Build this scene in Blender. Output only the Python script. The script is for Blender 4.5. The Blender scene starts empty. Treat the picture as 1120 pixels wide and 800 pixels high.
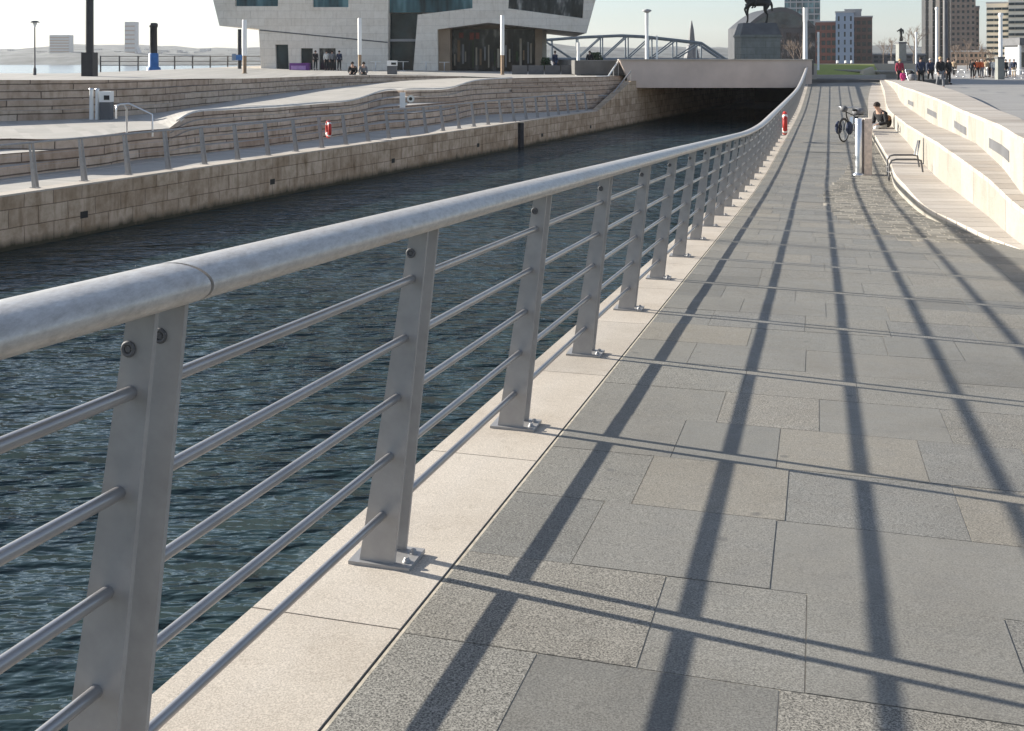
import bpy, bmesh, math, random
from mathutils import Vector, Matrix
from mathutils.geometry import tessellate_polygon
random.seed(7)
scene = bpy.context.scene
C = scene.collection
R = math.radians
EYE, F, CX, HZ = 1.65, 1200.0, 560.0, 63.0

# ------------------------------------------------------------------ helpers
def at(px, py, z):
    """point of height z that the calibrated camera sees at a photo pixel"""
    Y = F * (EYE - z) / (py - HZ)
    return Vector(((px - CX) * Y / F, Y, z))
def q(px, py, Y):
    return Vector(((px - CX) * Y / F, Y, EYE - (py - HZ) * Y / F))
def lerp_tab(tab, x):
    if x <= tab[0][0]: return tab[0][1]
    for (a, b), (c, d) in zip(tab, tab[1:]):
        if x <= c: return b + (d - b) * (x - a) / (c - a)
    return tab[-1][1]
def smooth_tab(tab, x):
    """Catmull-Rom style smooth interpolation"""
    if x <= tab[0][0]: return tab[0][1]
    n = len(tab)
    for i in range(n - 1):
        a, b = tab[i]; c, d = tab[i + 1]
        if x <= c:
            m0 = (d - tab[i - 1][1]) / (c - tab[i - 1][0]) if i > 0 else (d - b) / (c - a)
            m1 = (tab[i + 2][1] - b) / (tab[i + 2][0] - a) if i + 2 < n else (d - b) / (c - a)
            h = c - a; t = (x - a) / h
            return ((2*t**3 - 3*t*t + 1) * b + (t**3 - 2*t*t + t) * h * m0
                    + (-2*t**3 + 3*t*t) * d + (t**3 - t*t) * h * m1)
    return tab[-1][1]

class MB:
    def __init__(s):
        s.v = []; s.f = []; s.t = []; s.uv = []; s.sm = []
    def face(s, pts, tone=0.5, uv=None, smooth=False):
        b = len(s.v); s.v += [Vector(p) for p in pts]
        s.f.append(tuple(range(b, b + len(pts)))); s.t.append(tone)
        s.uv.append(uv or [(0, 0)] * len(pts)); s.sm.append(smooth)
    def idx(s, verts, faces, tone=0.5, smooth=False):
        b = len(s.v); s.v += [Vector(p) for p in verts]
        for f in faces:
            s.f.append(tuple(i + b for i in f)); s.t.append(tone)
            s.uv.append([(0, 0)] * len(f)); s.sm.append(smooth)
    def obox(s, o, a, b, c, tone=0.5):
        o, a, b, c = Vector(o), Vector(a), Vector(b), Vector(c)
        P = [o, o+a, o+a+b, o+b, o+c, o+a+c, o+a+b+c, o+b+c]
        F_ = [(3,2,1,0),(4,5,6,7),(0,1,5,4),(1,2,6,5),(2,3,7,6),(3,0,4,7)]
        if a.cross(b).dot(c) < 0: F_ = [tuple(reversed(f)) for f in F_]
        s.idx(P, F_, tone)
    def box(s, x0, y0, z0, x1, y1, z1, tone=0.5):
        s.obox((x0, y0, z0), (x1-x0, 0, 0), (0, y1-y0, 0), (0, 0, z1-z0), tone)
    def tube(s, pts, r, n=10, caps=True, tone=0.5, smooth=True):
        pts = [Vector(p) for p in pts]
        rs = r if isinstance(r, (list, tuple)) else [r] * len(pts)
        V = []; up = None
        for i, p in enumerate(pts):
            d = (pts[min(i+1, len(pts)-1)] - pts[max(i-1, 0)]).normalized()
            if up is None:
                up = Vector((0, 0, 1)) if abs(d.z) < .9 else Vector((1, 0, 0))
            x = d.cross(up)
            if x.length < 1e-4: x = d.orthogonal()
            x.normalize(); y = x.cross(d).normalized(); up = y
            for k in range(n):
                a = 2 * math.pi * k / n
                V.append(p + (x * math.cos(a) + y * math.sin(a)) * rs[i])
        Fc = []
        for i in range(len(pts) - 1):
            for k in range(n):
                k2 = (k + 1) % n
                Fc.append((i*n+k, i*n+k2, (i+1)*n+k2, (i+1)*n+k))
        s.idx(V, Fc, tone, smooth)
        if caps:
            s.face(list(reversed(V[:n])), tone); s.face(V[-n:], tone)
    def oval(s, pts, nrm, a, b, n=28):
        """flattened tube: half width a along nrm[i] (level), half height b"""
        V = []; m_ = len(pts)
        for p, w in zip(pts, nrm):
            for k in range(n):
                t = 2*math.pi*k/n
                V.append(Vector(p) + Vector(w)*(a*math.cos(t)) + Vector((0, 0, b*math.sin(t))))
        Fc = [(i*n+k, (i+1)*n+k, (i+1)*n+(k+1) % n, i*n+(k+1) % n) for i in range(m_-1) for k in range(n)]
        s.idx(V, Fc, .5, True); s.face(V[:n]); s.face(list(reversed(V[-n:])))
    def lathe(s, c, prof, n=16, tone=0.5, smooth=True):
        c = Vector(c); V = []
        for r, z in prof:
            for k in range(n):
                a = 2*math.pi*k/n
                V.append(c + Vector((r*math.cos(a), r*math.sin(a), z)))
        Fc = []
        for i in range(len(prof)-1):
            for k in range(n):
                k2 = (k+1) % n
                Fc.append((i*n+k, i*n+k2, (i+1)*n+k2, (i+1)*n+k))
        s.idx(V, Fc, tone, smooth)
        s.face(list(reversed(V[:n])), tone); s.face(V[-n:], tone)
    def ball(s, c, r, sx=1, sy=1, sz=1, n=10, m=7, tone=0.5, zmin=-1):
        c = Vector(c); V = []; Fc = []
        for i in range(m+1):
            ph = -math.pi/2 + math.pi*i/m
            for k in range(n):
                a = 2*math.pi*k/n
                V.append(c + Vector((sx*r*math.cos(ph)*math.cos(a), sy*r*math.cos(ph)*math.sin(a), sz*r*max(math.sin(ph), zmin))))
        for i in range(m):
            for k in range(n):
                k2 = (k+1) % n
                Fc.append((i*n+k, i*n+k2, (i+1)*n+k2, (i+1)*n+k))
        s.idx(V, Fc, tone, True)
    def torus(s, c, R_, r, ax, n=28, m=8, tone=0.5):
        c = Vector(c); ax = Vector(ax).normalized(); u = ax.orthogonal().normalized(); w = ax.cross(u)
        V = []; Fc = []
        for i in range(n):
            a = 2*math.pi*i/n; d = u*math.cos(a) + w*math.sin(a)
            for k in range(m):
                b = 2*math.pi*k/m
                V.append(c + d*(R_ + r*math.cos(b)) + ax*(r*math.sin(b)))
        for i in range(n):
            for k in range(m):
                Fc.append((i*m+k, ((i+1) % n)*m+k, ((i+1) % n)*m+(k+1) % m, i*m+(k+1) % m))
        s.idx(V, Fc, tone, True)
    def prism(s, outer, holes, y0, depth, reveal, back=False, tone=0.5):
        """facade in the XZ plane at y0 (outer, holes: lists of (x,z)), with depth and window reveals"""
        polys = [[Vector((x, z, 0)) for x, z in outer]] + [[Vector((x, z, 0)) for x, z in h] for h in holes]
        flat = [p for pl in polys for p in pl]
        for t in tessellate_polygon(polys):
            pts = [Vector((flat[i].x, y0, flat[i].y)) for i in t]
            nrm = (pts[1]-pts[0]).cross(pts[2]-pts[0])
            if nrm.y > 0: pts.reverse()
            s.face(pts, tone)
            if back: s.face([p + Vector((0, depth, 0)) for p in reversed(pts)], tone)
        n = len(outer)
        area = sum(outer[i][0]*outer[(i+1) % n][1] - outer[(i+1) % n][0]*outer[i][1] for i in range(n))
        for i in range(n):
            a, b = outer[i], outer[(i+1) % n]
            P = [(a[0], y0, a[1]), (a[0], y0+depth, a[1]), (b[0], y0+depth, b[1]), (b[0], y0, b[1])]
            s.face(P if area < 0 else list(reversed(P)), tone)
        for h in holes:
            n = len(h)
            ar = sum(h[i][0]*h[(i+1) % n][1] - h[(i+1) % n][0]*h[i][1] for i in range(n))
            for i in range(n):
                a, b = h[i], h[(i+1) % n]
                P = [(a[0], y0, a[1]), (b[0], y0, b[1]), (b[0], y0+reveal, b[1]), (a[0], y0+reveal, a[1])]
                s.face(P if ar < 0 else list(reversed(P)), tone)
    def build(s, name, mat, parent=None, loc=None, world=True):
        off = Vector((0, 0, 0))
        if parent is not None and world: off = Vector(parent.location)
        if parent is None and loc is not None: off = Vector(loc)
        me = bpy.data.meshes.new(name)
        me.from_pydata([v - off for v in s.v], [], s.f); me.update()
        at_ = me.attributes.new('tone', 'FLOAT', 'FACE'); at_.data.foreach_set('value', s.t)
        uvl = me.uv_layers.new(name='UVMap')
        flat = []
        for u in s.uv:
            for a in u: flat += [a[0], a[1]]
        uvl.data.foreach_set('uv', flat)
        me.polygons.foreach_set('use_smooth', s.sm)
        me.materials.append(mat)
        o = bpy.data.objects.new(name, me); C.objects.link(o)
        if parent is not None: o.parent = parent
        elif loc is not None: o.location = loc
        return o

def tag(o, label, cat, group=None):
    o['label'] = label; o['category'] = cat
    if group: o['group'] = group
    return o
def empty(name, loc, label, cat, group=None, rz=0):
    o = bpy.data.objects.new(name, None); C.objects.link(o)
    o.empty_display_size = .2
    o.location = loc; o.rotation_euler = (0, 0, rz)
    return tag(o, label, cat, group)
def struct(o, kind='structure'):
    o['kind'] = kind; return o
def copy_tree(o, parent=None):
    c = o.copy(); C.objects.link(c)
    if parent is not None: c.parent = parent
    for ch in [x for x in bpy.data.objects if x.parent == o]:
        copy_tree(ch, c)
    return c

# ------------------------------------------------------------------ materials
class NT:
    def __init__(s, name):
        s.m = bpy.data.materials.new(name); s.m.use_nodes = True
        s.n = s.m.node_tree.nodes; s.l = s.m.node_tree.links
        s.b = s.n['Principled BSDF']
    def add(s, t, **k):
        n = s.n.new(t)
        for a, v in k.items(): setattr(n, a, v)
        return n
    def link(s, a, b): s.l.new(a, b)
    def coord(s, kind='Object', scale=(1, 1, 1)):
        t = s.add('ShaderNodeTexCoord'); mp = s.add('ShaderNodeMapping')
        mp.inputs['Scale'].default_value = scale
        s.link(t.outputs[kind], mp.inputs[0]); return mp.outputs[0]
    def noise(s, co, scale, detail=4, rough=.55):
        n = s.add('ShaderNodeTexNoise'); n.inputs['Scale'].default_value = scale
        n.inputs['Detail'].default_value = detail; n.inputs['Roughness'].default_value = rough
        s.link(co, n.inputs['Vector']); return n.outputs['Fac']
    def ramp(s, fac, stops):
        r = s.add('ShaderNodeValToRGB'); e = r.color_ramp.elements
        while len(e) < len(stops): e.new(.5)
        for el, (p, c) in zip(e, stops):
            el.position = p; el.color = c if len(c) == 4 else (*c, 1)
        s.link(fac, r.inputs[0]); return r.outputs[0]
    def mix(s, fac, a, b, mode='MIX'):
        m = s.add('ShaderNodeMix', data_type='RGBA', blend_type=mode)
        for sock, v in ((m.inputs[0], fac), (m.inputs[6], a), (m.inputs[7], b)):
            if isinstance(v, (int, float)): sock.default_value = v
            elif isinstance(v, tuple): sock.default_value = v if len(v) == 4 else (*v, 1)
            else: s.link(v, sock)
        return m.outputs[2]
    def attr(s, name='tone'):
        a = s.add('ShaderNodeAttribute'); a.attribute_name = name; return a.outputs['Fac']
    def bump(s, h, strength=.3, dist=.01):
        b = s.add('ShaderNodeBump'); b.inputs['Strength'].default_value = strength
        b.inputs['Distance'].default_value = dist
        s.link(h, b.inputs['Height']); s.link(b.outputs[0], s.b.inputs['Normal'])
    def col(s, v):
        if isinstance(v, tuple): s.b.inputs['Base Color'].default_value = v if len(v) == 4 else (*v, 1)
        else: s.link(v, s.b.inputs['Base Color'])
    def set(s, rough=.6, metal=0, spec=.5):
        s.b.inputs['Roughness'].default_value = rough; s.b.inputs['Metallic'].default_value = metal
        s.b.inputs['Specular IOR Level'].default_value = spec

def g3(v, w=0): return (v*(1+w), v, v*(1-w))
def plain(name, c, rough=.6, metal=0, var=.18, scale=3, spec=.4):
    t = NT(name); co = t.coord()
    n = t.noise(co, scale, 5)
    a = tuple(x*(1-var) for x in c); b = tuple(min(1, x*(1+var)) for x in c)
    t.col(t.ramp(n, [(.3, a), (.7, b)])); t.set(rough, metal, spec)
    return t.m
def speckle(name, tones, dark, light, grain=210, amt=.5, rough=.75, stain=.35, bump=.15, gum=False):
    """granite: per-slab tone (face attribute), crystal speckle, dirt patches"""
    t = NT(name); co = t.coord()
    n = len(tones)
    base = t.ramp(t.attr(), [(i/(n-1), c) for i, c in enumerate(tones)])
    g = t.noise(co, grain, 2, .8)
    sp = t.ramp(g, [(.36, dark), (.5, (.5, .5, .5)), (.64, light)])
    fac = amt
    if gum:                                     # some slabs are coarse grained, some nearly plain
        a7 = t.add('ShaderNodeMath', operation='MULTIPLY'); t.link(t.attr(), a7.inputs[0]); a7.inputs[1].default_value = 7.3
        fr = t.add('ShaderNodeMath', operation='FRACT'); t.link(a7.outputs[0], fr.inputs[0])
        mr = t.add('ShaderNodeMapRange'); t.link(fr.outputs[0], mr.inputs[0]); mr.inputs[3].default_value = .3; mr.inputs[4].default_value = 1.0
        fac = mr.outputs[0]
    base = t.mix(fac, base, sp, 'OVERLAY')
    d = t.noise(co, 1.3, 6, .65)
    base = t.mix(t.ramp(d, [(.45, (0, 0, 0)), (.75, (stain,)*3)]), base, t.mix(1.0, base, (.62, .58, .53), 'MULTIPLY'))
    d2 = t.noise(co, 9, 5, .7)
    base = t.mix(t.ramp(d2, [(.58, (0, 0, 0)), (.7, (stain*.8,)*3)]), base, t.mix(1.0, base, (.75, .73, .7), 'MULTIPLY'))
    if gum:
        v = t.add('ShaderNodeTexVoronoi'); v.inputs['Scale'].default_value = 2.6; t.link(co, v.inputs['Vector'])
        base = t.mix(t.ramp(v.outputs['Distance'], [(.035, (.55,)*3), (.06, (0, 0, 0))]), base, (.10, .098, .095))
        st = t.noise(co, .55, 7, .72)
        base = t.mix(t.ramp(st, [(.5, (0, 0, 0)), (.62, (.3,)*3)]), base, t.mix(1.0, base, (.7, .69, .68), 'MULTIPLY'))
        r = t.ramp(d2, [(.4, (rough,)*3), (.65, (rough-.2,)*3)]); t.col(base); t.set(rough, 0, .35); t.link(r, t.b.inputs['Roughness'])
    t.col(base); t.b.inputs['Specular IOR Level'].default_value = .35
    if not gum: t.b.inputs['Roughness'].default_value = rough
    t.bump(g, bump, .002)
    return t.m
def blockstone(name, c1, c2, mortar, bw, rh, rough=.8, stain=.6, tide=False, msz=.012):
    """coursed wall blocks on UV (metres along, metres up) with water stains"""
    t = NT(name)
    uv = t.coord('UV'); co = t.coord()
    b = t.add('ShaderNodeTexBrick')
    wn = t.add('ShaderNodeTexNoise'); wn.inputs['Scale'].default_value = .9; t.link(uv, wn.inputs['Vector'])
    va = t.add('ShaderNodeVectorMath', operation='MULTIPLY_ADD'); t.link(wn.outputs['Color'], va.inputs[0]); va.inputs[1].default_value = (.14, .05, 0); t.link(uv, va.inputs[2])
    t.link(va.outputs[0], b.inputs['Vector'])
    b.inputs['Scale'].default_value = 1; b.inputs['Brick Width'].default_value = bw
    b.inputs['Row Height'].default_value = rh; b.inputs['Mortar Size'].default_value = msz
    b.inputs['Color1'].default_value = (*c1, 1); b.inputs['Color2'].default_value = (*c2, 1)
    b.inputs['Mortar'].default_value = (*mortar, 1); b.inputs['Bias'].default_value = 0
    n = t.noise(co, 2.2, 6, .7)
    c = t.mix(t.ramp(n, [(.4, (0, 0, 0)), (.7, (stain,)*3)]), b.outputs[0], t.mix(1.0, b.outputs[0], (.55, .5, .42), 'MULTIPLY'))
    st = t.coord('UV', (1.6, .25, 1)); n2 = t.noise(st, 2.5, 4, .6)
    c = t.mix(t.ramp(n2, [(.5, (0, 0, 0)), (.68, (stain,)*3)]), c, t.mix(1.0, c, (.6, .55, .48), 'MULTIPLY'))
    if tide:
        sx = t.add('ShaderNodeSeparateXYZ'); t.link(uv, sx.inputs[0])
        ad = t.add('ShaderNodeMath', operation='MULTIPLY_ADD'); t.link(n2, ad.inputs[0]); ad.inputs[1].default_value = .35; t.link(sx.outputs[1], ad.inputs[2])
        mr = t.add('ShaderNodeMapRange'); t.link(ad.outputs[0], mr.inputs[0]); mr.inputs[1].default_value = -2.12; mr.inputs[2].default_value = -2.32
        c = t.mix(mr.outputs[0], c, (.055, .05, .03))
    t.col(c); t.set(rough, 0, .3); t.bump(n, .25, .01)
    return t.m

M = {}
M['pave'] = speckle('paving granite', [(0.167,0.161,0.146), (0.218,0.207,0.184), (0.200,0.193,0.177), (0.236,0.218,0.188), (0.184,0.179,0.164), (0.225,0.213,0.188), (0.207,0.198,0.177), (0.245,0.224,0.189), (0.194,0.186,0.168)],
                    (.10,)*3, (.92,)*3, 190, .65, gum=True)
M['sett'] = speckle('sett granite', [(.24,.22,.18), (.15,.14,.12), (.34,.31,.26), (.20,.19,.165)], (.15,)*3, (.85,)*3, 120, .5)
M['bed'] = plain('sanded joint', (.46, .41, .33), .9, 0, .25, 30)
M['kerb'] = speckle('pink coping granite', [(.48,.425,.36), (.54,.48,.41), (.44,.392,.335), (.51,.45,.38)], (.24,)*3, (.8,)*3, 200, .45, stain=.6)
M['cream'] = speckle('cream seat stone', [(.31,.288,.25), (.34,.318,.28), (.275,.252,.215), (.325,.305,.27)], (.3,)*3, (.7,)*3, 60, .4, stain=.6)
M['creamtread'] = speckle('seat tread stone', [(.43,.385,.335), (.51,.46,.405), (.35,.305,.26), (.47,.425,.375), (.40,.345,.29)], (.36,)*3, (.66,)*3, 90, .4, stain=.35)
M['plaza'] = speckle('plaza paving', [(.26,.25,.24), (.31,.295,.275), (.28,.27,.26)], (.36,)*3, (.66,)*3, 25, .35)
M['concrete'] = speckle('pale terrace stone', [(.38,.355,.315), (.43,.40,.36), (.35,.33,.295)], (.4,)*3, (.62,)*3, 40, .3, stain=.3)
M['lip'] = plain('pale sunlit nosing', (.6, .56, .5), .7, 0, .15, 4)  # paler than the terrace stone, sunlight on the edge put into its colour
M['terrace'] = blockstone('brown terrace stone', (.46, .345, .265), (.62, .50, .40), (.15, .11, .085), 2.9, .25, .8, .65, msz=.02)
M['canalwall'] = blockstone('canal wall stone', (.47, .36, .255), (.64, .52, .395), (.26, .195, .14), .85, .41, .8, .9, tide=True)
M['nearwall'] = blockstone('near canal stone', (.30, .25, .2), (.38, .31, .25), (.14, .11, .09), 1.2, .45)  # darker brown stone for the wall below the near kerb
M['fascia'] = plain('bridge fascia stone', (.62, .51, .44), .75, 0, .1, .8)
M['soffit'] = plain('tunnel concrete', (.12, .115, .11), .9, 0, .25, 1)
M['lime'] = blockstone('pale museum limestone', (.80, .72, .62), (.86, .785, .69), (.62, .555, .48), 2.2, .6, .75, .25)
M['limebrown'] = plain('brown panelled stone', (.32, .235, .165), .7, 0, .12, 1.5)
def metal_paint():
    t = NT('grey painted steel'); co = t.coord()
    n = t.noise(co, 14, 5, .6)
    t.col(t.ramp(n, [(.3, (.30, .292, .287)), (.7, (.37, .36, .353))])); t.set(.42, .25, .5)
    n2 = t.noise(co, 120, 3); t.bump(n2, .05, .001)
    return t.m
M['paint'] = metal_paint()
def rail_metal():
    t = NT('weathered handrail steel'); co = t.coord()
    n = t.noise(t.coord('Object', (1, .35, 1)), 55, 9, .8)
    c = t.ramp(n, [(.3, (.36, .33, .30)), (.5, (.50, .465, .43)), (.72, (.62, .585, .545))])
    rs = t.noise(co, 2.5, 6, .7)
    c = t.mix(t.ramp(rs, [(.55, (0, 0, 0)), (.7, (.4,)*3)]), c, (.36, .26, .2))
    t.col(c); t.set(.45, .35, .45)
    r = t.ramp(n, [(.3, (.5,)*3), (.7, (.32,)*3)]); t.link(r, t.b.inputs['Roughness'])
    t.bump(t.noise(co, 70, 5), .25, .003)
    return t.m
M['rail'] = rail_metal()
M['bar'] = plain('satin steel bar', (.34, .33, .33), .3, .55, .12, 6)
M['bolt'] = plain('bright bolt steel', (.6, .6, .6), .3, .9, .1, 20)
M['rubber'] = plain('black rubber', (.02, .02, .02), .7, 0, .2, 8)
M['steel'] = plain('stainless steel', (.62, .63, .65), .28, .9, .06, 3)
M['black'] = plain('black painted metal', (.025, .025, .028), .45, 0, .2, 6)
M['white'] = plain('white enamel', (.80, .79, .76), .4, 0, .06, 2)
M['timber'] = plain('weathered brown timber', (.30, .20, .12), .7, 0, .25, 6)
M['red'] = plain('red plastic', (.50, .04, .03), .4, 0, .15, 6)
M['blue'] = plain('blue painted steel', (.05, .17, .42), .5, 0, .2, 3)
M['bronze'] = plain('dark statue bronze', (.022, .024, .022), .45, .3, .3, 2)
M['plinth'] = blockstone('grey plinth granite', (.22, .225, .21), (.27, .275, .255), (.14, .14, .13), 1.6, .5, .6, .4)
M['slate'] = plain('grey slate', (.11, .11, .115), .6, 0, .2, 2)
M['brick'] = blockstone('red facade brick', (.15, .05, .035), (.2, .07, .05), (.14, .10, .08), .6, .25, .85, .3)
M['brownbrick'] = blockstone('brown tower brick', (.26, .19, .15), (.33, .25, .2), (.2, .16, .13), 1.2, .5, .85, .3)
M['darkbrick'] = blockstone('dark facade brick', (.09, .06, .055), (.13, .085, .075), (.08, .06, .055), .8, .3, .85, .3)
M['bluepanel'] = plain('pale blue cladding', (.21, .27, .36), .5, 0, .08, .3)
M['render'] = plain('off white render', (.46, .40, .32), .8, 0, .08, .3)
M['greyclad'] = plain('grey cladding', (.34, .34, .35), .6, 0, .1, .3)
def glass(name, c, rough=.08, var=.5, scale=.6):
    t = NT(name); co = t.coord()
    n = t.noise(co, scale, 3)
    t.col(t.ramp(n, [(.35, tuple(x*(1-var) for x in c)), (.65, tuple(x*(1+var) for x in c))])); t.set(rough, 0, .3)
    return t.m
M['glass'] = glass('dark window glass', (.03, .045, .05))
M['tealglass'] = glass('teal curtain glass', (.06, .13, .15), .12)
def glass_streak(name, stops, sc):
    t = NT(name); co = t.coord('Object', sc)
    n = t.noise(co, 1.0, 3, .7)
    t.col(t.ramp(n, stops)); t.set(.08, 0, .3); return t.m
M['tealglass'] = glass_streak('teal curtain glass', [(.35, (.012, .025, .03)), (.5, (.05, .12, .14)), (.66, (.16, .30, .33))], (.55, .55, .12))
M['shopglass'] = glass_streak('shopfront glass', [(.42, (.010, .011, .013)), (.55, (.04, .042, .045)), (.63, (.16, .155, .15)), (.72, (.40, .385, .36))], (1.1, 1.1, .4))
M['purple'] = plain('purple fabric', (.16, .05, .22), .8)
M['lilac'] = plain('lilac banner', (.42, .25, .5), .8)
M['foliage'] = plain('dark shrub leaves', (.045, .07, .03), .7, 0, .4, 8)
M['bark'] = plain('grey brown bark', (.16, .125, .10), .9, 0, .3, 3)
M['twig'] = plain('brown twigs', (.21, .16, .125), .9, 0, .25, 1)
def grass_mat():
    t = NT('lawn'); co = t.coord(); n = t.noise(co, 4, 6, .7)
    t.col(t.ramp(n, [(.3, (.2, .24, .04)), (.7, (.36, .38, .09))])); t.set(.9, 0, .2); t.bump(t.noise(co, 40, 3), .15, .02); return t.m
M['grass'] = grass_mat()
M['skin'] = plain('skin', (.50, .31, .23), .6, 0, .08, 8)
M['hill'] = plain('far woods', (.085, .09, .085), .95, 0, .75, .045)
M['farwhite'] = plain('distant house walls', (.42, .40, .38), .8, 0, .3, .02)
M['city'] = plain('city ground', (.27, .26, .25), .9, 0, .15, .1)

def water_mat(name, deep, waves, rough=.04):
    t = NT(name)
    t.b.inputs['Base Color'].default_value = (*deep, 1)
    t.b.inputs['Roughness'].default_value = rough; t.b.inputs['IOR'].default_value = 1.333
    hs = None
    for sc, ang, st, amt, det in waves:
        tc = t.add('ShaderNodeTexCoord'); mp = t.add('ShaderNodeMapping')
        mp.inputs['Rotation'].default_value = (0, 0, R(ang)); mp.inputs['Scale'].default_value = (1, st, 1)
        t.link(tc.outputs['Object'], mp.inputs[0])
        n = t.noise(mp.outputs[0], sc, det, .55)
        m = t.add('ShaderNodeMath', operation='MULTIPLY'); t.link(n, m.inputs[0]); m.inputs[1].default_value = amt
        if hs is None: hs = m.outputs[0]
        else:
            a = t.add('ShaderNodeMath', operation='ADD'); t.link(hs, a.inputs[0]); t.link(m.outputs[0], a.inputs[1]); hs = a.outputs[0]
    tc = t.add('ShaderNodeTexCoord'); pn = t.noise(tc.outputs['Object'], .22, 3, .5)
    pr = t.ramp(pn, [(.35, (.55,)*3), (.62, (1.15,)*3)])
    mm = t.add('ShaderNodeMath', operation='MULTIPLY'); t.link(hs, mm.inputs[0]); t.link(pr, mm.inputs[1]); hs = mm.outputs[0]
    b = t.add('ShaderNodeBump'); b.inputs['Strength'].default_value = 1.0; b.inputs['Distance'].default_value = 1.0
    t.link(hs, b.inputs['Height']); t.link(b.outputs[0], t.b.inputs['Normal'])
    return t.m
M['water'] = water_mat('canal water', (.019, .037, .041), [(1.0, 14, 2.2, .30, 1.2), (2.6, -4, 2.5, .15, 1.6), (7.5, 10, 2.0, .03, 1.5)])
M['river'] = water_mat('river water', (.10, .12, .12), [(.25, 0, 2, .35, 4)], .15)

# ------------------------------------------------------------------ calibrated lines of the place
def fx(Y):                                   # plan of the near railing
    return -1.308 + .278 * Y if Y < 22 else -1.308 + .278 * 22 + .29 * (Y - 22)
ZP = [(-8, .70), (-4, .50), (0, .285), (5, .022), (10, -.24), (15, -.503), (19, -.70), (23, -.83), (28, -.85), (38, -.85), (46, -.83), (52, -.74), (60, -.44), (70, .04), (74, .2), (80, .3)]
def zp(Y): return smooth_tab(ZP, Y)          # height of the path along it
def frame(Y):
    d = Vector((fx(Y + .5) - fx(Y - .5), 1.0, 0)).normalized()
    return Vector((fx(Y), Y, zp(Y))), d, Vector((d.y, -d.x, 0))
def pt(Y, t, dz=0):
    p, d, n = frame(Y); return p + n * t + Vector((0, 0, dz))
YSTEP = 1.5 * .9635
def wx(Y): return -10.5 + .418 * (Y - 24.9)  # canal side of the far quay
Z_WALK, Z_WATER, Z_TERR = -1.33, -2.55, -.49

# heights under the eye of the seat tiers on the right, by depth
H_LOW = [(9, 2.0), (11, 2.01), (15, 2.05), (18, 2.09), (24, 2.24), (32, 2.24), (45, 2.2), (60, 1.95), (72, 1.5)]
H_MID = [(9, 1.7), (11, 1.66), (14, 1.55), (19, 1.484), (29, 1.78), (45, 1.8), (60, 1.6), (72, 1.4)]
H_TOP = [(9, .9), (12, .93), (15.5, .954), (22, 1.04), (36, 1.07), (50, 1.2), (72, 1.45)]
LOW_F = [(9, 4.9), (10.2, 5.05), (11.43, 5.33), (12.3, 5.38), (13.6, 5.52), (15.0, 5.68), (18, 6.45), (20.5, 7.15), (23.8, 8.2), (30, 10.0), (36, 11.75), (56, 18.2), (72, 23.7)]
MID_F = [(9, 5.0), (11.8, 5.5), (14.1, 6.12), (16.5, 6.75), (19, 7.4), (29, 10.45), (38, 13.05), (56, 19.0), (72, 24.1)]
TOP_F = [(9, 5.0), (12.6, 5.9), (15.5, 6.9), (21.9, 8.96), (26.8, 10.5), (33.3, 12.4), (43, 15.3), (56, 19.5), (72.5, 24.5)]
TOP_B = [(9, 5.4), (16.8, 7.84), (18.3, 8.4), (29.8, 12.4), (40, 15.8), (53, 20.2), (72, 26)]
H_PLZ = [(5, .80), (10, .86), (17, .985), (58, 1.69), (92, 1.85), (140, 1.9)]

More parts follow.
